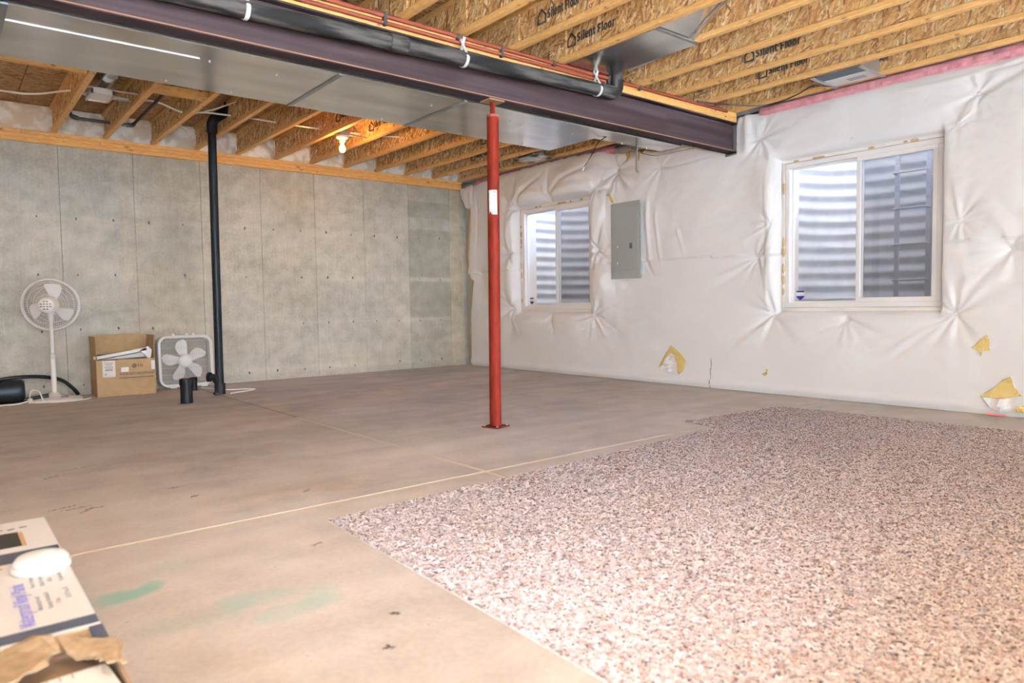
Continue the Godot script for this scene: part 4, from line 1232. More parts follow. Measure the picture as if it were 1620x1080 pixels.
func build_blanket() -> void:
	bn1 = noise(1.3, 3, 61)
	bn2 = noise(5.0, 4, 62)
	bn3 = noise(1.0, 2, 63)
	var zs := []
	var stops := [0.02, 1.125, 2.325, 4.50, 5.712, 6.7]
	for i in stops.size() - 1:
		var n := int(ceil((stops[i + 1] - stops[i]) / 0.0125))
		for k in n: zs.append(lerpf(stops[i], stops[i + 1], float(k) / n))
	var z := 6.7
	while z < 12.2:
		zs.append(z)
		z += 0.12
	var ys := []
	var ystops := [0.003, 0.70, 1.93, 2.40]
	for i in 3:
		var n := int(ceil((ystops[i + 1] - ystops[i]) / 0.0125))
		for k in n: ys.append(lerpf(ystops[i], ystops[i + 1], float(k) / n))
	ys.append(2.40)
	var nz := zs.size()
	var ny := ys.size()
	var P := PackedVector3Array()
	P.resize(nz * ny)
	for i in nz:
		var zz: float = zs[i]
		var top := blanket_top(zz) + 0.006 * sin(zz * 31.0) + 0.004 * sin(zz * 57.0)
		for j in ny:
			var y: float = ys[j]
			if y > 1.93: y = lerpf(1.93, top, (y - 1.93) / (2.40 - 1.93))
			var d := bulge(zz, y)
			var pz := zz
			var e := blanket_left(y)
			if zz < 0.45: pz = lerpf(e, 0.45, (zz - 0.02) / 0.43)
			var x := -d
			if zz < 0.2: x += 0.055 * pow(1.0 - (zz - 0.02) / 0.18, 3.0)
			P[i * ny + j] = Vector3(minf(x, 0.092), y, pz)
	var N := PackedVector3Array()
	N.resize(nz * ny)
	for i in nz:
		for j in ny:
			var a := P[mini(i + 1, nz - 1) * ny + j] - P[maxi(i - 1, 0) * ny + j]
			var b := P[i * ny + mini(j + 1, ny - 1)] - P[i * ny + maxi(j - 1, 0)]
			var n := a.cross(b).normalized()
			N[i * ny + j] = n if n.x < 0.0 else -n
	var idx := PackedInt32Array()
	for i in nz - 1:
		var zm: float = (zs[i] + zs[i + 1]) * 0.5
		for j in ny - 1:
			var ym: float = (ys[j] + ys[j + 1]) * 0.5
			var skip := false
			for w in HOLE:
				if zm > w[0] and zm < w[1] and ym > w[2] and ym < w[3]: skip = true
			if zm > 4.012 and zm < 4.128 and ym > 2.055: skip = true
			if skip: continue
			var a := i * ny + j
			var b := (i + 1) * ny + j
			idx.append_array([a, a + 1, b + 1, a, b + 1, b])
	# front towards -x: clockwise seen from there
	var p0 := P[idx[0]]; var p1 := P[idx[1]]; var p2 := P[idx[2]]
	if (p1 - p0).cross(p2 - p0).x < 0.0:
		for t in range(0, idx.size(), 3):
			var s := idx[t + 1]
			idx[t + 1] = idx[t + 2]
			idx[t + 2] = s
	var arr := []
	arr.resize(Mesh.ARRAY_MAX)
	arr[Mesh.ARRAY_VERTEX] = P
	arr[Mesh.ARRAY_NORMAL] = N
	arr[Mesh.ARRAY_INDEX] = idx
	var am := ArrayMesh.new()
	am.add_surface_from_arrays(Mesh.PRIMITIVE_TRIANGLES, arr)
	var bl := thing("insulation_blanket", "puckered white vinyl-faced insulation blanket pinned over the whole window wall", "insulation")
	inst("vinyl_face", am, M.blanket, bl)
	# yellow batt edge showing in the corner and along the floor
	var ed := fresh()
	var pts := []
	var rr := []
	for i in 60:
		var y := 0.02 + 2.0 * i / 59.0
		pts.append(Vector3(0.045, y, blanket_left(y) - 0.004))
		rr.append(0.02 + rng.randf_range(-0.004, 0.006))
	tube(ed, pts, rr, 8, true, 0.6)
	obj("batt_edge", ed, M.yellow, bl)
	# loose tatters at the torn top
	for f in [[[0.03, 2.30], [0.20, 2.35], [0.34, 2.28], [0.30, 2.12], [0.22, 2.02], [0.14, 2.05], [0.06, 2.18]]]:
		flap(f, bl, 0.03)
	# tears: fluff showing with a hanging tongue of vinyl
	tear([[3.415, 0.375], [3.46, 0.345], [3.53, 0.30], [3.585, 0.23], [3.56, 0.15], [3.515, 0.10], [3.48, 0.13], [3.44, 0.20], [3.36, 0.22], [3.27, 0.155], [3.34, 0.28]], bl)
	flap([[3.42, 0.30], [3.475, 0.285], [3.50, 0.20], [3.50, 0.10], [3.42, 0.11], [3.30, 0.15], [3.36, 0.24]], bl, 0.02)
	tear([[4.37, 0.165], [4.41, 0.19], [4.415, 0.215], [4.425, 0.205], [4.42, 0.165], [4.395, 0.15]], bl)
	tear([[6.01, 0.535], [6.025, 0.50], [6.03, 0.435], [5.99, 0.43], [5.98, 0.39], [5.965, 0.43], [5.925, 0.445], [5.965, 0.49]], bl)
	tear([[6.15, 0.265], [6.175, 0.20], [6.215, 0.145], [6.13, 0.125], [6.05, 0.115], [5.98, 0.125], [6.06, 0.185], [6.11, 0.245]], bl)
	flap([[6.0, 0.118], [6.12, 0.118], [6.19, 0.13], [6.17, 0.05], [6.1, 0.03], [6.04, 0.06]], bl, 0.012)
	tear([[6.18, 0.075], [6.24, 0.085], [6.33, 0.06], [6.30, 0.03], [6.19, 0.04]], bl)
	tear([[2.60, 1.90], [2.655, 1.905], [2.69, 1.85], [2.71, 1.795], [2.675, 1.81], [2.645, 1.87]], bl)
	tear([[2.83, 2.31], [2.88, 2.32], [2.90, 2.25], [2.875, 2.19], [2.86, 2.24]], bl)
	tear([[2.96, 2.30], [3.08, 2.31], [3.10, 2.26], [3.06, 2.21], [3.03, 2.17], [3.01, 2.23]], bl)
	one_box("red_tape", Vector3(-0.022, 0.004, 6.02), Vector3(-0.018, 0.016, 6.13), M.red_tape, bl)
	# pin heads
	var ph := fresh()
	for p in pins:
		var q := Vector3(-bulge(p[0], p[1]) - 0.004, p[1], p[0])
		lathe(ph, [Vector2(0.012, 0.0), Vector2(0.011, 0.003), Vector2(0.004, 0.005), Vector2(0, 0.006)], 10, Transform3D(Basis(Vector3(0, 0, 1), PI / 2), q))
	obj("pin_washer", ph, M.vinyl, bl).set_meta("kind", "stuff")
	# slit joints and a floor line of pink
	var sl := fresh()
	for i in 8:
		box(sl, Vector3(-bulge(3.855, 0.02 + 0.035 * i) - 0.001, 0.02 + 0.035 * i, 3.855 + rng.randf_range(-0.005, 0.005)), Vector3(0.003, 0.04, 0.003 + rng.randf() * 0.003))
	obj("slit", sl, M.cleat, bl)
	# pink batts over the rim
	var pk := thing("pink_batt", "strip of pink fibreglass batt between the white blanket and the joists, above the larger window", "insulation")
	pink_strip(pk, 4.33, 10.1, 0.002)
	pk = thing("pink_batt", "dusky pink fibreglass strip above the blanket behind the red post", "insulation")
	pink_strip(pk, 0.3, 2.7, 0.03)

func pink_strip(parent: Node3D, z0: float, z1: float, x: float) -> void:
	var st := fresh()
	var n := int((z1 - z0) / 0.03)
	var prev := []
	var pn := []
	for i in n + 1:
		var z := lerpf(z0, z1, float(i) / n)
		var ring := []
		for k in 7:
			var a := -PI * 0.5 + PI * k / 6.0
			var r := 1.0 + 0.25 * bn2.get_noise_2d(z * 3.0, k * 0.35)
			ring.append(Vector3(x + 0.05 - cos(a) * 0.05 * r, 2.36 + sin(a) * 0.05, z))
		if i > 0:
			for k in 6:
				var c: Vector3 = (prev[k + 1] - prev[k]).cross(ring[k] - prev[k]).normalized()
				if c.x > 0.0: c = -c
				var u0 := float(k) / 6.0 * 0.2
				quad(st, [prev[k], prev[k + 1], ring[k + 1], ring[k]], c, [Vector2(z - 0.03, u0), Vector2(z - 0.03, u0 + 0.033), Vector2(z, u0 + 0.033), Vector2(z, u0)])
		prev = ring
	obj("batt", st, M.pink, parent)

func tear(poly: Array, parent: Node3D) -> void:
	var c := Vector2.ZERO
	for p in poly: c += Vector2(p[0], p[1])
	c /= poly.size()
	# finer outline
	var ring := []
	for i in poly.size():
		var a := Vector2(poly[i][0], poly[i][1])
		var b := Vector2(poly[(i + 1) % poly.size()][0], poly[(i + 1) % poly.size()][1])
		for k in 4: ring.append(a.lerp(b, k / 4.0) + Vector2(rng.randf_range(-0.002, 0.002), rng.randf_range(-0.002, 0.002)))
	var pv := PackedVector2Array(ring)
	var idx := Geometry2D.triangulate_polygon(pv)
	var st := fresh()
	# subdivide each triangle so that the fluff can bulge
	for t in range(0, idx.size(), 3):
		var A := pv[idx[t]]; var B := pv[idx[t + 1]]; var C := pv[idx[t + 2]]
		var n := 4
		for i in n:
			for j in n - i:
				var q := [A + (B - A) * (float(i) / n) + (C - A) * (float(j) / n), A + (B - A) * (float(i + 1) / n) + (C - A) * (float(j) / n), A + (B - A) * (float(i) / n) + (C - A) * (float(j + 1) / n), A + (B - A) * (float(i + 1) / n) + (C - A) * (float(j + 1) / n)]
				var v := []
				for w in q:
					v.append(Vector3(-bulge(w.x, w.y) - 0.004 - 0.006 * (0.5 + bn2.get_noise_2d(w.x * 9.0, w.y * 9.0)), w.y, w.x))
				var nn: Vector3 = (v[1] - v[0]).cross(v[2] - v[0]).normalized()
				if nn.x > 0: nn = -nn
				tri(st, v[0], v[1], v[2], nn, nn, nn)
				if j < n - i - 1: tri(st, v[1], v[3], v[2], nn, nn, nn)
	for i in ring.size():
		var a: Vector2 = ring[i]; var b: Vector2 = ring[(i + 1) % ring.size()]
		var n2 := Vector3(0, -(b.x - a.x), b.y - a.y).normalized()
		if n2.dot(Vector3(0, a.y - c.y, a.x - c.x)) < 0.0: n2 = -n2
		quad(st, [Vector3(-bulge(a.x, a.y) - 0.007, a.y, a.x), Vector3(-bulge(b.x, b.y) - 0.007, b.y, b.x), Vector3(-bulge(b.x, b.y) + 0.004, b.y, b.x), Vector3(-bulge(a.x, a.y) + 0.004, a.y, a.x)], n2)
	obj("exposed_fluff", st, M.yellow, parent)

func flap(poly: Array, parent: Node3D, lift: float) -> void:
	var pv := PackedVector2Array()
	for p in poly: pv.append(Vector2(p[0], p[1]))
	var ymin := 9.0
	var ymax := -9.0
	for p in pv:
		ymin = minf(ymin, p.y)
		ymax = maxf(ymax, p.y)
	var idx := Geometry2D.triangulate_polygon(pv)
	var st := fresh()
	for t in range(0, idx.size(), 3):
		var A := pv[idx[t]]; var B := pv[idx[t + 1]]; var C := pv[idx[t + 2]]
		var n := 5
		for i in n:
			for j in n - i:
				var q := [A + (B - A) * (float(i) / n) + (C - A) * (float(j) / n), A + (B - A) * (float(i + 1) / n) + (C - A) * (float(j) / n), A + (B - A) * (float(i) / n) + (C - A) * (float(j + 1) / n), A + (B - A) * (float(i + 1) / n) + (C - A) * (float(j + 1) / n)]
				for side in [1.0, -1.0]:
					var v := []
					for w in q:
						var h: float = (w.y - ymin) / (ymax - ymin)
						v.append(Vector3(-bulge(w.x, w.y) - 0.011 - lift * (sin(h * PI * 0.9) * 0.6 + 0.1) - 0.006 * sin(w.x * 60.0) - (0.0008 if side > 0 else 0.0), w.y, w.x))
					var nn: Vector3 = (v[1] - v[0]).cross(v[2] - v[0]).normalized()
					if nn.x * side > 0: nn = -nn
					tri(st, v[0], v[1], v[2], nn, nn, nn)
					if j < n - i - 1: tri(st, v[1], v[3], v[2], nn, nn, nn)
	obj("vinyl_flap", st, M.blanket, parent)


# ============================================================ windows, wells
func ring_frame(st: SurfaceTool, z0: float, z1: float, y0: float, y1: float, w: float, x0: float, x1: float, bev := 0.003, wb := -1.0) -> void:
	if wb < 0.0: wb = w
	box2(st, Vector3(x0, y0, z0), Vector3(x1, y0 + wb, z1), bev)
	box2(st, Vector3(x0, y1 - w, z0), Vector3(x1, y1, z1), bev)
	box2(st, Vector3(x0, y0 + wb, z0), Vector3(x1, y1 - w, z0 + w), bev)
	box2(st, Vector3(x0, y0 + wb, z1 - w), Vector3(x1, y1 - w, z1), bev)

func build_windows() -> void:
	for i in 2:
		var w: Array = WIN[i]
		var z0: float = w[0]; var z1: float = w[1]; var y0: float = w[2]; var y1: float = w[3]
		var win := base("window_%d" % (i + 1))
		struct(win, ["smaller looking white sliding window left of the electrical panel", "larger looking white sliding window at the right"][i], "window")
		var st := fresh()
		ring_frame(st, z0 + 0.002, z1 - 0.002, y0 + 0.002, y1 - 0.002, 0.026, 0.07, 0.30, 0.002)
		obj("rough_buck", st, M.buck, win)
		# tan foam squeezed out between buck and frame
		var fm := fresh()
		var spots := []
		for k in 9:
			spots.append([0, y0 + 0.10 + rng.randf() * 1.05])
		for k in 7:
			spots.append([1, z0 + 0.05 + rng.randf() * 1.0])
		for s in spots:
			var at := Vector3(0.069, s[1], z0 + 0.020) if s[0] == 0 else Vector3(0.069, y1 - 0.020, s[1])
			var l := rng.randf_range(0.012, 0.045)
			var dir := Vector3(0, 1, 0) if s[0] == 0 else Vector3(0, 0, 1)
			tube(fm, [at - dir * l, at - dir * l * 0.4 + Vector3(-0.002, 0, 0.002), at + dir * l * 0.5, at + dir * l], [0.004, rng.randf_range(0.007, 0.012), rng.randf_range(0.006, 0.010), 0.003], 7)
		obj("spray_foam", fm, M.foam, win)
		# vinyl frame
		st = fresh()
		var a := 0.03
		ring_frame(st, z0 + a, z1 - a, y0 + a, y1 - a, 0.040, 0.074, 0.150, 0.004)
		obj("window_frame", st, M.vinyl, win)
		var zm := (z0 + z1) * 0.5 + 0.012
		# fixed light on the left, sliding sash on the right
		st = fresh()
		ring_frame(st, z0 + a + 0.04, zm + 0.01, y0 + a + 0.04, y1 - a - 0.04, 0.012, 0.112, 0.140, 0.002)
		obj("fixed_bead", st, M.vinyl, win)
		st = fresh()
		ring_frame(st, zm - 0.026, z1 - a - 0.036, y0 + a + 0.034, y1 - a - 0.036, 0.036, 0.080, 0.108, 0.004, 0.040)
		var sash := obj("sliding_sash", st, M.vinyl, win)
		st = fresh()
		box2(st, Vector3(0.076, 1.28, zm - 0.018), Vector3(0.080, 1.36, zm - 0.004), 0.002)
		obj("latch", st, M.vinyl, sash)
		one_box("glass_pane", Vector3(0.122, y0 + a + 0.048, z0 + a + 0.048), Vector3(0.126, y1 - a - 0.048, zm + 0.004), M.glass, win)
		one_box("glass_pane", Vector3(0.092, y0 + a + 0.070, zm + 0.006), Vector3(0.096, y1 - a - 0.068, z1 - a - 0.068), M.glass, win)
		var scr := one_box("insect_screen", Vector3(0.132, y0 + a + 0.05, zm + 0.0), Vector3(0.133, y1 - a - 0.05, z1 - a - 0.05), M.screen, win)
		st = fresh()
		ring_frame(st, zm + 0.008, z1 - a - 0.070, y0 + a + 0.072, y1 - a - 0.070, 0.004, 0.0905, 0.0925, 0.0)
		obj("gasket", st, M.gasket, win)
		# blue and white shield sticker in the corner of the fixed light
		var dz := z0 + a + 0.075
		var sti := Transform3D(LEFT_FACE, Vector3(0.1216, y0 + a + 0.055, dz))
		st = fresh()
		prism(st, PackedVector2Array([Vector2(0, 0.085), Vector2(0.07, 0.085), Vector2(0.07, 0.03), Vector2(0.035, 0.0), Vector2(0, 0.03)]), 0.0004, sti)
		var dec := obj("shield_sticker", st, M.decal_white, win)
		st = fresh()
		prism(st, PackedVector2Array([Vector2(0.002, 0.083), Vector2(0.068, 0.083), Vector2(0.068, 0.070), Vector2(0.002, 0.070)]), 0.0004, Transform3D(LEFT_FACE, sti.origin - Vector3(0.0005, 0, 0)))
		prism(st, PackedVector2Array([Vector2(0.002, 0.040), Vector2(0.068, 0.040), Vector2(0.068, 0.031), Vector2(0.035, 0.003), Vector2(0.002, 0.031)]), 0.0004, Transform3D(LEFT_FACE, sti.origin - Vector3(0.0005, 0, 0)))
		obj("blue_band", st, M.decal_blue, dec)
		# corrugated steel well
		var zc := (z0 + z1) * 0.5
		var well := thing("window_well", ["corrugated galvanised window well outside the far window", "corrugated galvanised window well with ladder outside the near window"][i], "window well", Vector3(0.31, 0, zc))
		var ww := fresh()
		var rows := 180
		var cols := 26
		var P := []
		var N := []
		for r in rows + 1:
			var y := 0.25 + 2.0 * r / rows
			var ph := TAU * y / 0.118
			var off := 0.0150 * sin(ph)
			var dof := 0.0150 * cos(ph) * TAU / 0.118
			var pr := []
			var nr := []
			for c in cols + 1:
				var t := PI * c / cols
				var ca := cos(t)
				var sa := sin(t)
				var ex := 0.62
				var px := pow(absf(sa), ex) * (0.95 + off)
				var pz := signf(ca) * pow(absf(ca), ex) * (0.82 + off)
				var n := Vector3(-sa * 0.82, dof, -ca * 0.95).normalized()
				pr.append(Vector3(px, y, pz))
				nr.append(n)
			P.append(pr)
			N.append(nr)
		for r in rows:
			for c in cols:
				tri(ww, P[r][c], P[r][c + 1], P[r + 1][c + 1], N[r][c], N[r][c + 1], N[r + 1][c + 1], Vector2(c * 0.1, r * 0.011), Vector2(c * 0.1 + 0.1, r * 0.011), Vector2(c * 0.1 + 0.1, r * 0.011 + 0.011))
				tri(ww, P[r][c], P[r + 1][c + 1], P[r + 1][c], N[r][c], N[r + 1][c + 1], N[r + 1][c], Vector2(c * 0.1, r * 0.011), Vector2(c * 0.1 + 0.1, r * 0.011 + 0.011), Vector2(c * 0.1, r * 0.011 + 0.011))
		var wm: StandardMaterial3D = M.well
		wm.cull_mode = BaseMaterial3D.CULL_DISABLED
		obj("corrugated_wall", ww, wm, well)
		st = fresh()
		for c in cols:
			tri(st, Vector3(0.0, 0.3, 0.0), Vector3(P[0][c].x, 0.3, P[0][c].z), Vector3(P[0][c + 1].x, 0.3, P[0][c + 1].z), Vector3.UP, Vector3.UP, Vector3.UP)
		obj("gravel_bed", st, M.gravel, well).set_meta("kind", "stuff")
		st = fresh()
		for c in cols:
			tube(st, [P[rows][c], P[rows][c + 1]], 0.012, 6)
		obj("rolled_rim", st, M.well, well)
		if i == 1:
			var ld := thing("escape_ladder", "galvanised escape ladder hung inside the near window well", "ladder", Vector3(0.31, 0, 5.12))
			for z in [-0.125, 0.125]:
				var rl := fresh()
				box2(rl, Vector3(0.775, 0.4, z - 0.02), Vector3(0.79, 2.3, z + 0.02), 0.003)
				var rail := obj("rail", rl, M.ladder, ld)
				var bt := fresh()
				for k in 9:
					lathe(bt, [Vector2(0.006, 0.0), Vector2(0.005, 0.004), Vector2(0, 0.005)], 8, Transform3D(Basis(Vector3(0, 0, 1), PI / 2), Vector3(0.774, 0.55 + 0.2 * k, z)))
				obj("bolt", bt, M.tie, rail)
			for k in 6:
				var y := 0.64 + 0.305 * k
				var rg := fresh()
				tube(rg, bend([Vector3(0.78, y, -0.13), Vector3(0.70, y, -0.13), Vector3(0.70, y, 0.13), Vector3(0.78, y, 0.13)], 0.03), 0.009, 10)
				obj("rung", rg, M.ladder, ld)


# ============================================================ post, electrical panel
func build_post_and_panel() -> void:
	var po := thing("support_post", "red-brown steel jack post under the beam with a white sticker", "post", Vector3(-2.645, 0, 4.075))
	var lean := Vector3(0.016, 0, 0)
	var st := fresh()
	tube(st, [Vector3(0, 0.012, 0), Vector3(0, 0.06, 0), lean * 0.5 + Vector3(0, 1.0, 0), lean + Vector3(0, 1.972, 0)], 0.0375, 28)
	obj("tube", st, M.red, po)
	st = fresh()
	lathe(st, [Vector2(0.0385, 1.962), Vector2(0.0385, 1.976), Vector2(0.03, 1.979), Vector2(0.015, 1.979)], 28, Transform3D(Basis(), lean))
	obj("top_cap", st, M.red_dark, po)
	st = fresh()
	tube(st, [lean + Vector3(0, 1.97, 0), lean + Vector3(0, 2.058, 0)], 0.0145, 16)
	var r := []
	for i in 12:
		lathe(st, [Vector2(0.0145, 1.985 + i * 0.006), Vector2(0.0165, 1.988 + i * 0.006), Vector2(0.0145, 1.991 + i * 0.006)], 14, Transform3D(Basis(), lean), false)
	obj("jack_screw", st, M.red, po)
	one_box("top_plate", lean + Vector3(-0.06, 2.056, -0.05), lean + Vector3(0.06, 2.066, 0.05), M.rust, po, 0.001)
	st = fresh()
	box(st, Vector3(0.0, 0.005, 0), Vector3(0.13, 0.008, 0.13), 0.002, 0, Basis(Vector3.UP, 0.28))
	var bp := obj("base_plate", st, M.red, po)
	st = fresh()
	for q in [[-1, -1], [1, -1], [1, 1], [-1, 1]]:
		var at := Basis(Vector3.UP, 0.28) * Vector3(0.052 * q[0], 0.009, 0.052 * q[1])
		lathe(st, [Vector2(0.009, 0.0), Vector2(0.009, 0.006), Vector2(0.005, 0.009), Vector2(0, 0.010)], 6, Transform3D(Basis(), at), false)
	obj("bolt_head", st, M.screw, bp)
	# sticker wrapped on the tube
	st = fresh()
	var a0 := deg_to_rad(176.0)
	for k in 8:
		var ps := []
		var ns := []
		for e in [[k, 1.352], [k + 1, 1.352], [k + 1, 1.505], [k, 1.505]]:
			var a: float = a0 - deg_to_rad(86.0) * e[0] / 8.0
			ns.append(Vector3(cos(a), 0, sin(a)))
			ps.append(lean * 0.72 + Vector3(cos(a) * 0.0379, e[1], sin(a) * 0.0379))
		tri(st, ps[0], ps[1], ps[2], ns[0], ns[1], ns[2])
		tri(st, ps[0], ps[2], ps[3], ns[0], ns[2], ns[3])
	obj("sticker", st, M.label, po)
	st = fresh()
	box(st, lean * 0.72 + Vector3(cos(2.0) * 0.0383, 1.492, sin(2.0) * 0.0383), Vector3(0.02, 0.005, 0.0008), 0.0, 0, Basis(Vector3.UP, -2.0 + PI / 2))
	box(st, lean * 0.72 + Vector3(cos(2.1) * 0.0383, 1.365, sin(2.1) * 0.0383), Vector3(0.012, 0.004, 0.0008), 0.0, 0, Basis(Vector3.UP, -2.1 + PI / 2))
	obj("sticker_print", st, M.print_grey, po)
	st = fresh()
	lathe(st, [Vector2(0.006, 0.0), Vector2(0.0, 0.001)], 10, Transform3D(Basis(Vector3(0, 0, 1), -PI / 2) , Vector3(0.0376, 0.38, 0.008)))
	obj("pin_hole", st, M.red_dark, po)

	var pa := thing("breaker_panel", "flat grey electrical breaker panel set into the white blanket", "electrical panel", Vector3(-0.03, 1.41, 2.885))
	one_box("cover", Vector3(-0.006, -0.38, -0.198), Vector3(0.002, 0.38, 0.198), M.panel, pa, 0.003)
	one_box("back_box", Vector3(0.002, -0.36, -0.18), Vector3(0.10, 0.36, 0.18), M.panel, pa)
	var door := one_box("door", Vector3(-0.0095, -0.30, -0.135), Vector3(-0.006, 0.33, 0.165), M.panel, pa, 0.0015)
	one_box("latch", Vector3(-0.0125, -0.085, 0.055), Vector3(-0.0095, -0.03, 0.09), M.panel_dark, door, 0.002)
	st = fresh()
	for q in [[-0.165, -0.36], [-0.165, 0.36], [0.18, -0.36], [0.18, 0.36], [0.18, 0.0], [-0.165, 0.0]]:
		lathe(st, [Vector2(0.006, 0.0), Vector2(0.005, 0.003), Vector2(0, 0.004)], 8, Transform3D(Basis(Vector3(0, 0, 1), PI / 2), Vector3(-0.006, q[1], q[0])))
	obj("cover_screw", st, M.screw, pa)
	st = fresh()
	for q in [[-0.105, -0.06], [-0.105, -0.225]]:
		box(st, Vector3(-0.0098, q[1], q[0]), Vector3(0.0006, 0.022, 0.012))
	obj("paint_chip", st, M.label, door)


# ============================================================ bare bulbs
func lamp(at: Vector3, label: String, energy: float, tint := Color(1.0, 0.74, 0.42)) -> void:
	var o := thing("bulb_lamp", label, "lamp", at)
	one_box("junction_box", Vector3(-0.04, -0.02, -0.05), Vector3(0.06, 0.03, 0.05), M.tin, o, 0.004)
	one_box("hanger_bar", Vector3(-0.05, -0.005, -0.006), Vector3(0.26, 0.005, 0.006), M.tin, o, 0.001)
	var st := fresh()
	lathe(st, [Vector2(0.055, -0.02), Vector2(0.057, -0.03), Vector2(0.05, -0.042), Vector2(0.034, -0.05), Vector2(0.026, -0.075), Vector2(0.0, -0.075)], 22)
	obj("lampholder", st, M.porcelain, o)
	st = fresh()
	lathe(st, [Vector2(0.0, -0.172), Vector2(0.012, -0.170), Vector2(0.022, -0.163), Vector2(0.0285, -0.15), Vector2(0.03, -0.138), Vector2(0.0285, -0.126), Vector2(0.023, -0.11), Vector2(0.016, -0.095), Vector2(0.0135, -0.074)], 18)
	obj("bulb", st, M.bulb, o)
	omni("bulb_light", Vector3(0, -0.138, 0), energy, 0.03, tint, o)

func build_lamps() -> void:
	lamp(Vector3(-2.40, 2.395, 1.50), "glowing bare bulb in a white holder among the far joists", 0.4)
	lamp(Vector3(-7.2, 2.395, 1.8), "bare bulb far left, seen only as reflections in the near window", 0.6)
	lamp(Vector3(-4.9, 2.395, 6.2), "unseen overhead bulb near the viewpoint, placed to light the near floor and carpet", 1.35, Color(0.86, 0.93, 1.0))  # out of view, placed to light the near floor and carpet from above


# ============================================================ things along the concrete wall
func build_back_things() -> void:
	pedestal_fan()
	appliance_box()
	box_fan()
	# black canister with hose at the left edge
	var c := thing("canister", "black canister with thick black hose lying at the left edge by the wall", "canister", Vector3(-5.0, 0, 0.22))
	var st := fresh()
	lathe(st, [Vector2(0.0, 0.17), Vector2(0.085, 0.165), Vector2(0.097, 0.15), Vector2(0.1, 0.1), Vector2(0.1, -0.25), Vector2(0.09, -0.3), Vector2(0.0, -0.31)], 26, Transform3D(Basis(Vector3(0, 0, 1), -PI / 2), Vector3(0, 0.1, 0)))
	obj("tank", st, M.rubber, c)
	st = fresh()
	tube(st, curve([Vector3(-0.12, 0.19, 0.06), Vector3(0.0, 0.215, 0.06), Vector3(0.18, 0.222, 0.03), Vector3(0.33, 0.205, -0.02), Vector3(0.45, 0.165, -0.06), Vector3(0.54, 0.08, -0.10), Vector3(0.58, 0.02, -0.12)], 8), 0.0165, 12)
	obj("hose", st, M.rubber, c)
	st = fresh()
	tube(st, [Vector3(0.15, 0.03, 0.10), Vector3(0.27, 0.045, 0.09), Vector3(0.33, 0.05, 0.09)], [0.018, 0.015, 0.022], 10)
	obj("nozzle", st, M.rubber, c)
	# cord and plug on the floor by the fan
	st = fresh()
	box(st, Vector3(-4.81, 0.022, 0.36), Vector3(0.036, 0.042, 0.036), 0.008, 0, Basis(Vector3.UP, 0.5))
	var pg := thing("plug_adapter", "cream plug cube with white lead on the floor beside the pedestal fan base", "plug")
	obj("cube", st, M.romex, pg)
	st = fresh()
	tube(st, curve([Vector3(-5.2, 0.006, 0.44), Vector3(-5.0, 0.006, 0.40), Vector3(-4.9, 0.006, 0.39), Vector3(-4.83, 0.02, 0.37)]), 0.006, 8)
	obj("lead", st, M.plastic, pg)

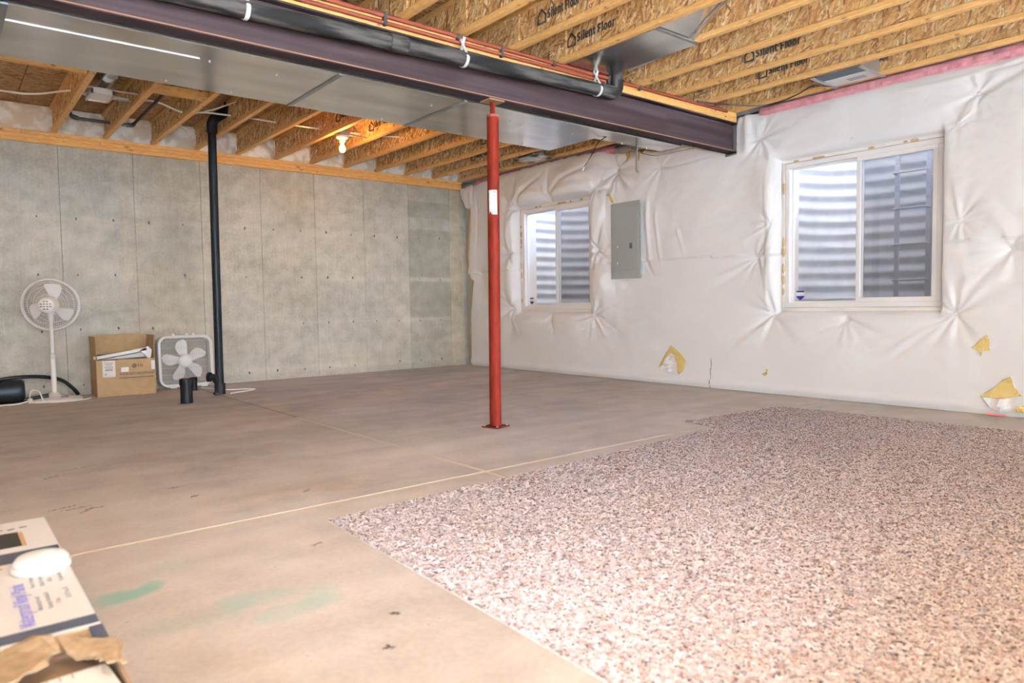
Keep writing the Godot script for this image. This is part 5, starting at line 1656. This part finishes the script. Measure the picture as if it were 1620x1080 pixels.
func pedestal_fan() -> void:
	var f := thing("pedestal_fan", "white pedestal fan with round cage standing by the concrete wall", "fan", Vector3(-4.62, 0, 0.26))
	var st := fresh()
	lathe(st, [Vector2(0.215, 0.0), Vector2(0.215, 0.012), Vector2(0.205, 0.02), Vector2(0.12, 0.032), Vector2(0.05, 0.045), Vector2(0.032, 0.07), Vector2(0.0, 0.07)], 36, Transform3D(Basis().scaled(Vector3(1, 1, 0.85)), Vector3.ZERO))
	var bs := obj("base", st, M.plastic, f)
	one_box("pedal", Vector3(0.04, 0.03, 0.08), Vector3(0.09, 0.04, 0.10), M.vent, bs, 0.003)
	st = fresh()
	tube(st, [Vector3(0, 0.05, 0), Vector3(0, 0.38, 0)], 0.021, 16)
	obj("lower_pole", st, M.plastic, f)
	st = fresh()
	lathe(st, [Vector2(0.022, 0.37), Vector2(0.026, 0.375), Vector2(0.026, 0.405), Vector2(0.02, 0.412), Vector2(0.014, 0.414)], 16)
	obj("height_collar", st, M.plastic_grey, f)
	st = fresh()
	tube(st, [Vector3(0, 0.40, 0), Vector3(0, 0.73, 0)], 0.0145, 14)
	obj("upper_pole", st, M.plastic, f)
	var head := Transform3D(Basis(Vector3.UP, -0.42) * Basis(Vector3.RIGHT, 0.06), Vector3(0, 0.845, 0.0))   # +z of the head faces the camera (its back)
	st = fresh()
	tube(st, [Vector3(0, 0.70, 0.0), Vector3(0, 0.76, 0.01), Vector3(0.0, 0.80, 0.02)], [0.02, 0.024, 0.03], 12)
	obj("neck", st, M.plastic, f)
	st = fresh()
	var turn := head * Transform3D(Basis(Vector3.RIGHT, PI / 2), Vector3.ZERO)
	lathe(st, [Vector2(0.0, 0.11), Vector2(0.05, 0.108), Vector2(0.066, 0.095), Vector2(0.074, 0.06), Vector2(0.074, 0.0), Vector2(0.0, 0.0)], 26, turn)
	var mo := obj("motor_housing", st, M.plastic, f)
	st = fresh()
	for i in 4:
		for j in 4:
			if (i == 0 or i == 3) and (j == 0 or j == 3): continue
			box(st, head * Vector3(-0.036 + i * 0.024, -0.033 + j * 0.022, 0.1085), Vector3(0.016, 0.008, 0.004), 0.0, 0, head.basis)
	obj("vent_slot", st, M.vent, mo)
	st = fresh()
	for k in 3:
		var a0 := PI / 2 - 0.33 + TAU * k / 3.0
		var n := 8
		var g := []
		for i in n + 1:
			var t := i / float(n)
			var r := lerpf(0.045, 0.185, t)
			var sweep := a0 + 0.25 * t
			var half := lerpf(0.35, 0.42, sin(t * PI * 0.9)) * (1.0 if t < 0.9 else 0.8)
			g.append([Vector3(r * cos(sweep - half), r * sin(sweep - half), -0.055), Vector3(r * cos(sweep), r * sin(sweep), -0.04), Vector3(r * cos(sweep + half), r * sin(sweep + half), -0.02)])
		for i in n:
			for j in 2:
				for side in [1.0, -1.0]:
					var o := Vector3(0, 0, 0.001 * side)
					var nn := (head.basis * Vector3(0.2 * sin(a0), 0, side)).normalized()
					quad(st, [head * (g[i][j] + o), head * (g[i][j + 1] + o), head * (g[i + 1][j + 1] + o), head * (g[i + 1][j] + o)], nn)
		var hub := 0
	lathe(st, [Vector2(0.0, -0.01), Vector2(0.045, -0.01), Vector2(0.045, -0.06), Vector2(0.0, -0.07)], 18, turn)
	obj("blade_set", st, M.plastic, f)
	st = fresh()
	for ringspec in [[0.222, 0.0, 0.008], [0.222, -0.03, 0.007], [0.16, 0.055, 0.0016], [0.16, -0.085, 0.0016], [0.09, 0.07, 0.0016], [0.09, -0.1, 0.0018], [0.20, 0.035, 0.0012], [0.20, -0.066, 0.0012]]:
		var loop := []
		for i in 49:
			var a := TAU * i / 48.0
			loop.append(head * Vector3(ringspec[0] * cos(a), ringspec[0] * sin(a), ringspec[1]))
		tube(st, loop, ringspec[2], 6, false)
	for i in 72:
		var a := TAU * i / 72.0
		var d := Vector3(cos(a), sin(a), 0)
		tube(st, [head * (d * 0.222), head * (d * 0.205 + Vector3(0, 0, 0.03)), head * (d * 0.16 + Vector3(0, 0, 0.055)), head * (d * 0.072 + Vector3(0, 0, 0.072))], 0.0009, 4, false)
		tube(st, [head * (d * 0.222 + Vector3(0, 0, -0.03)), head * (d * 0.2 + Vector3(0, 0, -0.066)), head * (d * 0.15 + Vector3(0, 0, -0.088)), head * (d * 0.05 + Vector3(0, 0, -0.1))], 0.0009, 4, false)
	obj("cage", st, M.plastic, f)
	st = fresh()
	var fi := f.transform.affine_inverse()
	tube(st, curve([Vector3(-4.81, 0.05, 0.35), Vector3(-4.79, 0.10, 0.28), Vector3(-4.74, 0.095, 0.30), Vector3(-4.72, 0.03, 0.42), Vector3(-4.68, 0.008, 0.46), Vector3(-4.55, 0.008, 0.50), Vector3(-4.42, 0.008, 0.46), Vector3(-4.36, 0.008, 0.38)].map(func(v: Vector3) -> Vector3: return fi * v)), 0.006, 8)
	obj("power_cord", st, M.plastic, f)

func appliance_box() -> void:
	var b := thing("cardboard_box", "open brown cardboard appliance box between the two fans", "box", Vector3(-4.06, 0, 0.2))
	var x0 := -0.245; var x1 := 0.242
	var z0 := -0.165; var z1 := 0.16
	var h := 0.335
	var t := 0.005
	var st := fresh()
	box2(st, Vector3(x0, 0, z1 - t), Vector3(x1, h, z1), 0.001)
	box2(st, Vector3(x0, 0, z0), Vector3(x1, h, z0 + t), 0.001)
	box2(st, Vector3(x0, 0, z0 + t), Vector3(x0 + t, h, z1 - t), 0.001)
	box2(st, Vector3(x1 - t, 0, z0 + t), Vector3(x1, h, z1 - t), 0.001)
	box2(st, Vector3(x0 + t, 0.0, z0 + t), Vector3(x1 - t, 0.006, z1 - t), 0.0)
	obj("carton", st, M.card, b)
	# standing flaps: back, left and right
	one_box("flap", Vector3(x0, h + 0.001, z0 + 0.001), Vector3(x1, h + 0.225, z0 + 0.006), M.card, b, 0.001)
	st = fresh()
	box(st, Vector3(x0 + 0.004, h + 0.108, (z0 + z1) / 2), Vector3(0.005, 0.215, z1 - z0 - 0.01), 0.001, 0, Basis(Vector3(0, 0, 1), 0.04))
	obj("flap", st, M.card, b)
	st = fresh()
	box(st, Vector3(x1 - 0.004, h + 0.108, (z0 + z1) / 2), Vector3(0.005, 0.215, z1 - z0 - 0.01), 0.001, 0, Basis(Vector3(0, 0, 1), -0.05))
	obj("flap", st, M.card, b)
	# print and labels on the front
	var zf := z1 + 0.0003
	var fr := func(x: float, y: float) -> Transform3D: return Transform3D(Basis(), Vector3(x, y, zf))
	st = fresh()
	lathe(st, [Vector2(0.019, 0.0), Vector2(0.019, 0.0006), Vector2(0.0, 0.0006)], 24, Transform3D(Basis(Vector3.RIGHT, PI / 2), Vector3(0.063, 0.272, zf)))
	obj("round_emblem", st, M.brown_ink, b)
	st = fresh()
	box(st, Vector3(0.061, 0.273, zf + 0.0008), Vector3(0.0035, 0.016, 0.0004))
	box(st, Vector3(0.064, 0.266, zf + 0.0008), Vector3(0.009, 0.003, 0.0004))
	box(st, Vector3(0.071, 0.276, zf + 0.0008), Vector3(0.008, 0.003, 0.0004))
	box(st, Vector3(0.054, 0.281, zf + 0.0008), Vector3(0.005, 0.005, 0.0004))
	obj("emblem_mark", st, M.card, b)
	text("LG", 0.036, M.brown_ink, b, fr.call(0.088, 0.272), "lettering", true, false, 0.0006, 0.042)
	text("ROOM AIR CONDITIONER", 0.03, M.brown_ink, b, fr.call(-0.062, 0.199), "lettering", true, false, 0.0006, 0.285)
	one_box("print_line", Vector3(-0.066, 0.160, zf), Vector3(0.226, 0.167, zf + 0.0006), M.brown_ink, b)
	var lb := one_box("shipping_label", Vector3(-0.197, 0.178, zf), Vector3(-0.093, 0.328, zf + 0.0006), M.label, b)
	st = fresh()
	for i in 5:
		box(st, Vector3(-0.145, 0.308 - i * 0.013, zf + 0.0008), Vector3(0.07 - 0.012 * (i % 3), 0.006, 0.0004))
	box(st, Vector3(-0.145, 0.243, zf + 0.0008), Vector3(0.06, 0.012, 0.0004))
	box(st, Vector3(-0.172, 0.205, zf + 0.0008), Vector3(0.015, 0.012, 0.0004))
	obj("label_print", st, M.print_grey, lb)
	one_box("small_label", Vector3(-0.048, 0.218, zf), Vector3(0.016, 0.262, zf + 0.0006), M.label, b)
	one_box("side_label", Vector3(0.205, 0.228, zf), Vector3(0.236, 0.312, zf + 0.0006), M.label, b)
	st = fresh()
	for i in 4:
		box(st, Vector3(-0.15 + 0.01 * (i % 2), 0.125 - 0.014 * i, zf), Vector3(0.1, 0.003, 0.0004))
	box(st, Vector3(-0.19, 0.03, zf), Vector3(0.045, 0.004, 0.0004))
	for i in 2:
		for e in [[-1, 0], [1, 0], [0, 1], [0, -1]]:
			box(st, Vector3(0.06 + 0.04 * i + e[0] * 0.012, 0.105 + e[1] * 0.011, zf), Vector3(0.003 if e[0] != 0 else 0.024, 0.003 if e[1] != 0 else 0.024, 0.0004))
	obj("fine_print", st, M.card_in, b)
	# white accessory lying across the open top
	var w := thing("plastic_rail", "long white plastic rail with bracket lying across the open cardboard box", "plastic part", Vector3(-4.06, 0.34, 0.2))
	st = fresh()
	var ba := Basis(Vector3(0, 0, 1), 0.155)
	box(st, Vector3(-0.035, 0.046, 0.095), Vector3(0.44, 0.03, 0.05), 0.004, 0, ba)
	obj("rail", st, M.plastic, w)
	st = fresh()
	prism(st, PackedVector2Array([Vector2(0.12, 0.065), Vector2(0.195, 0.105), Vector2(0.225, 0.07), Vector2(0.215, 0.0), Vector2(0.19, -0.01), Vector2(0.16, 0.03)]), 0.06, Transform3D(Basis(), Vector3(0, 0, 0.06)))
	obj("bracket", st, M.plastic, w)
	st = fresh()
	prism(st, PackedVector2Array([Vector2(-0.19, 0.0), Vector2(0.21, 0.012), Vector2(0.19, 0.06), Vector2(-0.15, 0.008)]), 0.02, Transform3D(Basis(), Vector3(0, -0.006, 0.05)))
	obj("side_panel", st, M.plastic_grey, w)
	tag(one_box("dark_lining", Vector3(-4.28, 0.30, 0.10), Vector3(-4.10, 0.375, 0.17), M.rubber, null, 0.01), "dark foam piece standing inside the cardboard box behind the white rail", "foam")

func box_fan() -> void:
	var f := thing("box_fan", "square white box fan with five blades leaning by the concrete wall", "fan", Vector3(-3.49, 0.005, 0.11))
	f.rotation.x = -0.05
	var s := 0.51
	var outer := rounded(s, s, 0.085, 8)
	var inner := rounded(s - 0.05, s - 0.05, 0.065, 8)
	var cy := s / 2 + 0.012
	var st := fresh()
	var n := outer.size()
	for i in n:
		var k := (i + 1) % n
		var o0 := Vector3(outer[i].x, outer[i].y + cy, 0); var o1 := Vector3(outer[k].x, outer[k].y + cy, 0)
		var i0 := Vector3(inner[i].x, inner[i].y + cy, 0); var i1 := Vector3(inner[k].x, inner[k].y + cy, 0)
		var zf := Vector3(0, 0, 0.052); var zb := Vector3(0, 0, -0.052)
		var rn := Vector3(outer[i].x, outer[i].y, 0).normalized()
		quad(st, [o0 + zf, o1 + zf, i1 + zf, i0 + zf], Vector3(0, 0, 1))
		quad(st, [o0 + zb, o1 + zb, i1 + zb, i0 + zb], Vector3(0, 0, -1))
		var d := (o1 - o0)
		var on := Vector3(d.y, -d.x, 0).normalized()
		if on.dot(rn) < 0: on = -on
		quad(st, [o0 + zf, o1 + zf, o1 + zb, o0 + zb], on)
		quad(st, [i0 + zf, i1 + zf, i1 + zb, i0 + zb], -on)
	obj("housing", st, M.plastic, f)
	st = fresh()
	var loop := []
	for i in n + 1: loop.append(Vector3(outer[i % n].x * 0.972, (outer[i % n].y) * 0.972 + cy, 0.054))
	tube(st, loop, 0.009, 8, false)
	obj("front_bezel", st, M.plastic, f)
	st = fresh()
	for z in [0.045, -0.045]:
		for i in 30:
			var x := -0.222 + 0.444 * i / 29.0
			var hy := 0.228 if absf(x) < 0.17 else 0.228 - (absf(x) - 0.17) * 0.9
			tube(st, [Vector3(x, cy - hy, z), Vector3(x, cy + hy, z)], 0.0013, 4, false)
		for i in 7:
			var y := -0.2 + 0.4 * i / 6.0
			tube(st, [Vector3(-0.23, cy + y, z), Vector3(0.23, cy + y, z)], 0.0012, 4, false)
	obj("grille", st, M.plastic_grey, f)
	st = fresh()
	for k in 5:
		var a0 := PI / 2 + 0.08 + TAU * k / 5.0
		var g := []
		var m := 9
		for i in m + 1:
			var t := i / float(m)
			var r := lerpf(0.05, 0.215, t)
			var wd: float = lerpf(0.028, 0.052, sin(minf(t * 1.15, 1.0) * PI * 0.72)) * sqrt(clampf(1.02 - pow(t, 7.0), 0.0, 1.0))
			var dir := Vector3(cos(a0), sin(a0), 0)
			var side := Vector3(-sin(a0), cos(a0), 0)
			var bow := side * 0.02 * sin(t * PI)
			g.append([dir * r - side * wd + bow + Vector3(0, 0, 0.018), dir * r + bow + Vector3(0, 0, 0.008), dir * r + side * wd + bow + Vector3(0, 0, -0.012)])
		for i in m:
			for j in 2:
				for sd in [1.0, -1.0]:
					var o := Vector3(0, cy, 0.0012 * sd)
					var nn: Vector3 = (Vector3(0, 0, 1) + Vector3(-sin(a0), cos(a0), 0) * (0.25 if j == 0 else 0.38)).normalized() * sd
					quad(st, [g[i][j] + o, g[i][j + 1] + o, g[i + 1][j + 1] + o, g[i + 1][j] + o], nn)
	var bl := obj("blade_set", st, M.plastic, f)
	st = fresh()
	lathe(st, [Vector2(0.068, -0.03), Vector2(0.068, 0.02), Vector2(0.058, 0.034), Vector2(0.03, 0.042), Vector2(0.0, 0.044)], 28, Transform3D(Basis(Vector3.RIGHT, PI / 2), Vector3(0, cy, 0.008)))
	obj("hub", st, M.plastic, bl)
	for x in [-0.10, 0.03, 0.09]:
		st = fresh()
		lathe(st, [Vector2(0.016, 0.0), Vector2(0.016, 0.012), Vector2(0.012, 0.02), Vector2(0.0, 0.021)], 14, Transform3D(Basis(), Vector3(x, s + 0.012, 0.0)))
		obj("knob", st, M.plastic, f)
	for x in [-0.13, 0.16]:
		one_box("foot", Vector3(x - 0.03, 0.0, -0.06), Vector3(x + 0.03, 0.016, 0.062), M.plastic, f, 0.004)
	st = fresh()
	var fi := f.transform.affine_inverse()
	tube(st, curve([Vector3(-3.40, 0.012, 0.30), Vector3(-3.28, 0.006, 0.62), Vector3(-3.12, 0.006, 0.72), Vector3(-3.04, 0.006, 0.79), Vector3(-3.10, 0.006, 0.86), Vector3(-3.25, 0.006, 0.93), Vector3(-3.33, 0.006, 0.98)].map(func(v: Vector3) -> Vector3: return fi * v)), 0.006, 8)
	obj("power_cord", st, M.plastic, f)


# ============================================================ carpet
func build_carpet() -> void:
	var poly := PackedVector2Array([Vector2(-4.318, 5.225), Vector2(-1.715, 5.10), Vector2(-1.655, 4.815), Vector2(-0.636, 4.877), Vector2(-0.575, 6.4), Vector2(-0.56, 9.6), Vector2(-4.45, 9.6), Vector2(-4.36, 6.636)])
	var c := thing("carpet", "loose piece of speckled pinkish-beige carpet on the concrete floor", "carpet")
	var st := fresh()
	prism(st, PackedVector2Array(Array(poly).map(func(v: Vector2) -> Vector2: return Vector2(v.x, -v.y))), 0.006, Transform3D(Basis(Vector3.RIGHT, -PI / 2), Vector3(0, 0.0005, 0)))
	obj("backing", st, M.carpet_back, c)
	# one tuft: three bent tapering blades
	var tm := fresh()
	var r := RandomNumberGenerator.new()
	r.seed = 9
	for k in 3:
		var a := TAU * k / 3.0 + 0.4
		var d := Vector3(cos(a), 0, sin(a))
		var s := Vector3(-sin(a), 0, cos(a)) * 0.0037
		var p0 := d * 0.001
		var p1 := d * 0.0020 + Vector3(0, 0.0036, 0)
		var p2 := d * 0.0056 + Vector3(0, 0.0052, 0)
		var n1 := (d * 0.15 + Vector3.UP).normalized()
		var n2 := (d * 0.25 + Vector3.UP).normalized()
		tri(tm, p0 - s * 0.8, p0 + s * 0.8, p1 + s, n1, n1, n1)
		tri(tm, p0 - s * 0.8, p1 + s, p1 - s, n1, n1, n1)
		tri(tm, p1 - s, p1 + s, p2 + s * 0.5, n1, n1, n2)
		tri(tm, p1 - s, p2 + s * 0.5, p2 - s * 0.5, n1, n2, n2)
	var tones := [Color(0.85, 0.755, 0.765), Color(0.88, 0.795, 0.805), Color(0.80, 0.695, 0.70), Color(0.87, 0.77, 0.775)]
	var darks := [Color(0.53, 0.36, 0.33), Color(0.62, 0.44, 0.41), Color(0.45, 0.30, 0.275)]
	var spread := noise(110.0, 2, 77)
	var buf := PackedFloat32Array()
	var count := 0
	var z := 4.80
	while z < 8.2:
		var step := 0.0060
		var x := -4.40
		while x < -0.55:
			var p := Vector2(x + r.randf_range(-0.004, 0.004), z + r.randf_range(-0.004, 0.004))
			x += step
			# behind the view there is only the backing and a sparse pile
			if p.y > 6.4 and (p.x + 5.39) * 0.9 < (p.y - 7.6) * 1.0 - 0.2: continue
			if not Geometry2D.is_point_in_polygon(p, poly): continue
			var yaw := r.randf() * TAU
			var sc := r.randf_range(0.8, 1.25)
			var b := Basis(Vector3.UP, yaw) * Basis(Vector3.RIGHT, r.randfn(0.0, 0.22)) * Basis().scaled(Vector3(sc, sc * r.randf_range(0.8, 1.15), sc))
			var col: Color
			var q := spread.get_noise_2d(p.x, p.y)
			if q > 0.24 and r.randf() < 0.7: col = darks[r.randi() % 3]
			elif r.randf() < 0.05: col = darks[r.randi() % 3]
			else: col = tones[r.randi() % 4] * r.randf_range(0.9, 1.08)
			buf.append_array(PackedFloat32Array([b.x.x, b.y.x, b.z.x, p.x, b.x.y, b.y.y, b.z.y, 0.005, b.x.z, b.y.z, b.z.z, p.y, col.r, col.g, col.b, 1.0]))
			count += 1
		z += step
	var mm := MultiMesh.new()
	mm.transform_format = MultiMesh.TRANSFORM_3D
	mm.use_colors = true
	mm.mesh = tm.commit()
	mm.instance_count = count
	mm.buffer = buf
	var mi := MultiMeshInstance3D.new()
	mi.name = "pile"
	mi.multimesh = mm
	mi.material_override = M.tuft
	mi.set_meta("kind", "stuff")
	c.add_child(mi)


# ============================================================ cartons in the foreground
func build_foreground() -> void:
	var h := 0.18
	var b := thing("plank_carton", "white flooring carton with navy stripes lying on the floor at the lower left", "carton", Vector3(-5.30, 0, 5.61))
	var x0 := -0.13; var x1 := 0.128
	var z0 := -0.455; var z1 := 0.455
	one_box("carton", Vector3(x0, 0, z0), Vector3(x1, h, z1), M.paper, b, 0.004)
	var y := h + 0.0003
	var pr := func(called: String, xa: float, za: float, xb: float, zb: float, m: Material) -> void:
		one_box(called, Vector3(xa, y, za), Vector3(xb, y + 0.0006, zb), m, b)
	pr.call("navy_stripe", x0 + 0.002, z1 - 0.046, x1 - 0.002, z1 - 0.001, M.navy)
	pr.call("navy_stripe", x0 + 0.004, -0.135, x1 - 0.004, -0.045, M.navy)
	pr.call("printed_picture", x0 + 0.01, -0.33, 0.052, -0.185, M.photo)
	pr.call("picture_border", 0.052, -0.325, 0.062, -0.18, M.foam)
	pr.call("tan_line", x0 + 0.004, -0.02, 0.0, -0.01, M.foam)
	pr.call("code_block", 0.02, -0.005, 0.062, 0.035, M.navy)
	var top := func(x: float, z: float) -> Transform3D: return Transform3D(TOP_FACE, Vector3(x, y + 0.0004, z))
	text("Waterproof Vinyl Plank", 0.034, M.violet, b, top.call(0.018, 0.395), "lettering", false, false, 0.0006, 0.27)
	for t in [["Waterproof", 0.045, 0.32, 0.09], ["Easy Install", 0.062, 0.32, 0.10], ["Pet Friendly", 0.045, 0.17, 0.10], ["Kid Friendly", 0.062, 0.17, 0.10], ["7 in.", 0.078, 0.30, 0.03], ["48 in.", 0.078, 0.15, 0.03], ["23.77 sq. ft.", 0.098, 0.28, 0.07], ["8 planks", 0.098, 0.16, 0.06]]:
		text(t[0], 0.012, M.print_grey, b, top.call(t[1], t[2]), "lettering", false, false, 0.0006, t[3])
	var st := fresh()
	for i in 7:
		box(st, Vector3(-0.10 + 0.028 * i, y, -0.375 + 0.006 * (i % 2)), Vector3(0.018, 0.0006, 0.008), 0.0, 0, Basis(Vector3.UP, 0.2 * (i % 3)))
	obj("headline_print", st, M.navy, b)

	# round white alarm on top
	var a := thing("smoke_alarm", "round white plastic alarm lying on the flooring carton", "smoke alarm", Vector3(-5.228, h + 0.0005, 5.655))
	st = fresh()
	lathe(st, [Vector2(0.056, 0.0), Vector2(0.060, 0.003), Vector2(0.060, 0.012), Vector2(0.057, 0.015), Vector2(0.055, 0.024), Vector2(0.048, 0.033), Vector2(0.034, 0.037), Vector2(0.0, 0.039)], 40)
	obj("cover", st, M.puck, a)
	st = fresh()
	lathe(st, [Vector2(0.0572, 0.0152), Vector2(0.0578, 0.018), Vector2(0.0560, 0.021)], 40)
	obj("vent_ring", st, M.plastic_grey, a)
	st = fresh()
	lathe(st, [Vector2(0.012, 0.0375), Vector2(0.012, 0.040), Vector2(0.009, 0.041), Vector2(0.0, 0.041)], 18, Transform3D(Basis(), Vector3(0.012, -0.001, 0.0)))
	obj("test_button", st, M.puck, a)

	# torn carton nearest the camera
	var t := thing("torn_carton", "torn open brown carton with navy edge in the lower left corner", "carton", Vector3(-5.30, 0, 6.40))
	st = fresh()
	var w0 := -0.14; var w1 := 0.128
	var zz0 := -0.325; var zz1 := 0.30
	var hh := 0.177
	box2(st, Vector3(w0, 0, zz0), Vector3(w1, 0.006, zz1), 0.001)
	box2(st, Vector3(w1 - 0.005, 0.006, zz0), Vector3(w1, hh, zz1), 0.001)
	box2(st, Vector3(w0, 0.006, zz0), Vector3(w0 + 0.005, hh, zz1), 0.001)
	box2(st, Vector3(w0 + 0.005, 0.006, zz0), Vector3(w1 - 0.005, hh, zz0 + 0.005), 0.001)
	box2(st, Vector3(w0 + 0.005, 0.006, zz1 - 0.005), Vector3(w1 - 0.005, hh, zz1), 0.001)
	obj("carton", st, M.kraft, t)
	one_box("inner_sheet", Vector3(w0 + 0.008, 0.10, zz0 + 0.008), Vector3(w1 - 0.008, 0.145, zz1 - 0.01), M.card_in, t, 0.002)
	# ragged lid strips left standing
	ragged(t, [Vector2(w0, zz0 - 0.01), Vector2(-0.03, zz0 + 0.005), Vector2(0.014, zz0 - 0.012), Vector2(0.055, zz0 + 0.075), Vector2(0.015, zz0 + 0.145), Vector2(-0.03, zz0 + 0.19), Vector2(w0, zz0 + 0.26)], hh, 0.03)
	ragged(t, [Vector2(0.05, zz0 + 0.04), Vector2(0.09, zz0 + 0.04), Vector2(0.135, zz0 + 0.10), Vector2(0.131, zz0 + 0.22), Vector2(0.105, zz0 + 0.205), Vector2(0.093, zz0 + 0.155), Vector2(0.06, zz0 + 0.10)], hh, 0.022)
	one_box("navy_corner", Vector3(w1 - 0.022, hh + 0.0005, zz0 + 0.0), Vector3(w1 + 0.001, hh + 0.003, zz0 + 0.095), M.navy, t, 0.0005)
	# white plank ends with tick marks
	st = fresh()
	box(st, Vector3(0.015, 0.158, zz0 + 0.262), Vector3(0.205, 0.024, 0.20), 0.002, 0, Basis(Vector3.UP, 0.06))
	var pk := obj("plank_stack", st, M.plank, t)
	st = fresh()
	for i in 7:
		box(st, Vector3(-0.05 + 0.018 * i, 0.1703, zz0 + 0.178 - 0.018 * i * 0.06), Vector3(0.002, 0.0006, 0.014), 0.0, 0, Basis(Vector3.UP, 0.06))
	obj("tick_mark", st, M.print_grey, pk)

func ragged(parent: Node3D, poly: Array, y: float, lift: float) -> void:
	var ring := PackedVector2Array()
	for i in poly.size():
		var a: Vector2 = poly[i]
		var b: Vector2 = poly[(i + 1) % poly.size()]
		for k in 5:
			ring.append(a.lerp(b, k / 5.0) + (Vector2(rng.randf_range(-0.006, 0.006), rng.randf_range(-0.006, 0.006)) if i > 0 and i < poly.size() - 1 else Vector2.ZERO))
	var idx := Geometry2D.triangulate_polygon(ring)
	var st := fresh()
	var hgt := func(p: Vector2) -> float: return y + 0.001 + lift * (0.4 + 0.6 * sin(p.x * 38.0 + p.y * 21.0)) * 0.6
	for k in range(0, idx.size(), 3):
		for side in [0.003, 0.0]:
			var v := []
			for q in 3:
				var p := ring[idx[k + q]]
				v.append(Vector3(p.x, hgt.call(p) + side, p.y))
			var n: Vector3 = (v[1] - v[0]).cross(v[2] - v[0]).normalized()
			if n.y < 0.0: n = -n
			if side == 0.0: n = -n
			tri(st, v[0], v[1], v[2], n, n, n, ring[idx[k]] * 4.0, ring[idx[k + 1]] * 4.0, ring[idx[k + 2]] * 4.0)
	for i in ring.size():
		var a := ring[i]
		var b := ring[(i + 1) % ring.size()]
		var ha: float = hgt.call(a)
		var hb: float = hgt.call(b)
		var n := Vector3(b.y - a.y, 0, -(b.x - a.x)).normalized()
		quad(st, [Vector3(a.x, ha, a.y), Vector3(b.x, hb, b.y), Vector3(b.x, hb + 0.003, b.y), Vector3(a.x, ha + 0.003, a.y)], n)
	obj("torn_flap", st, M.kraft, parent)
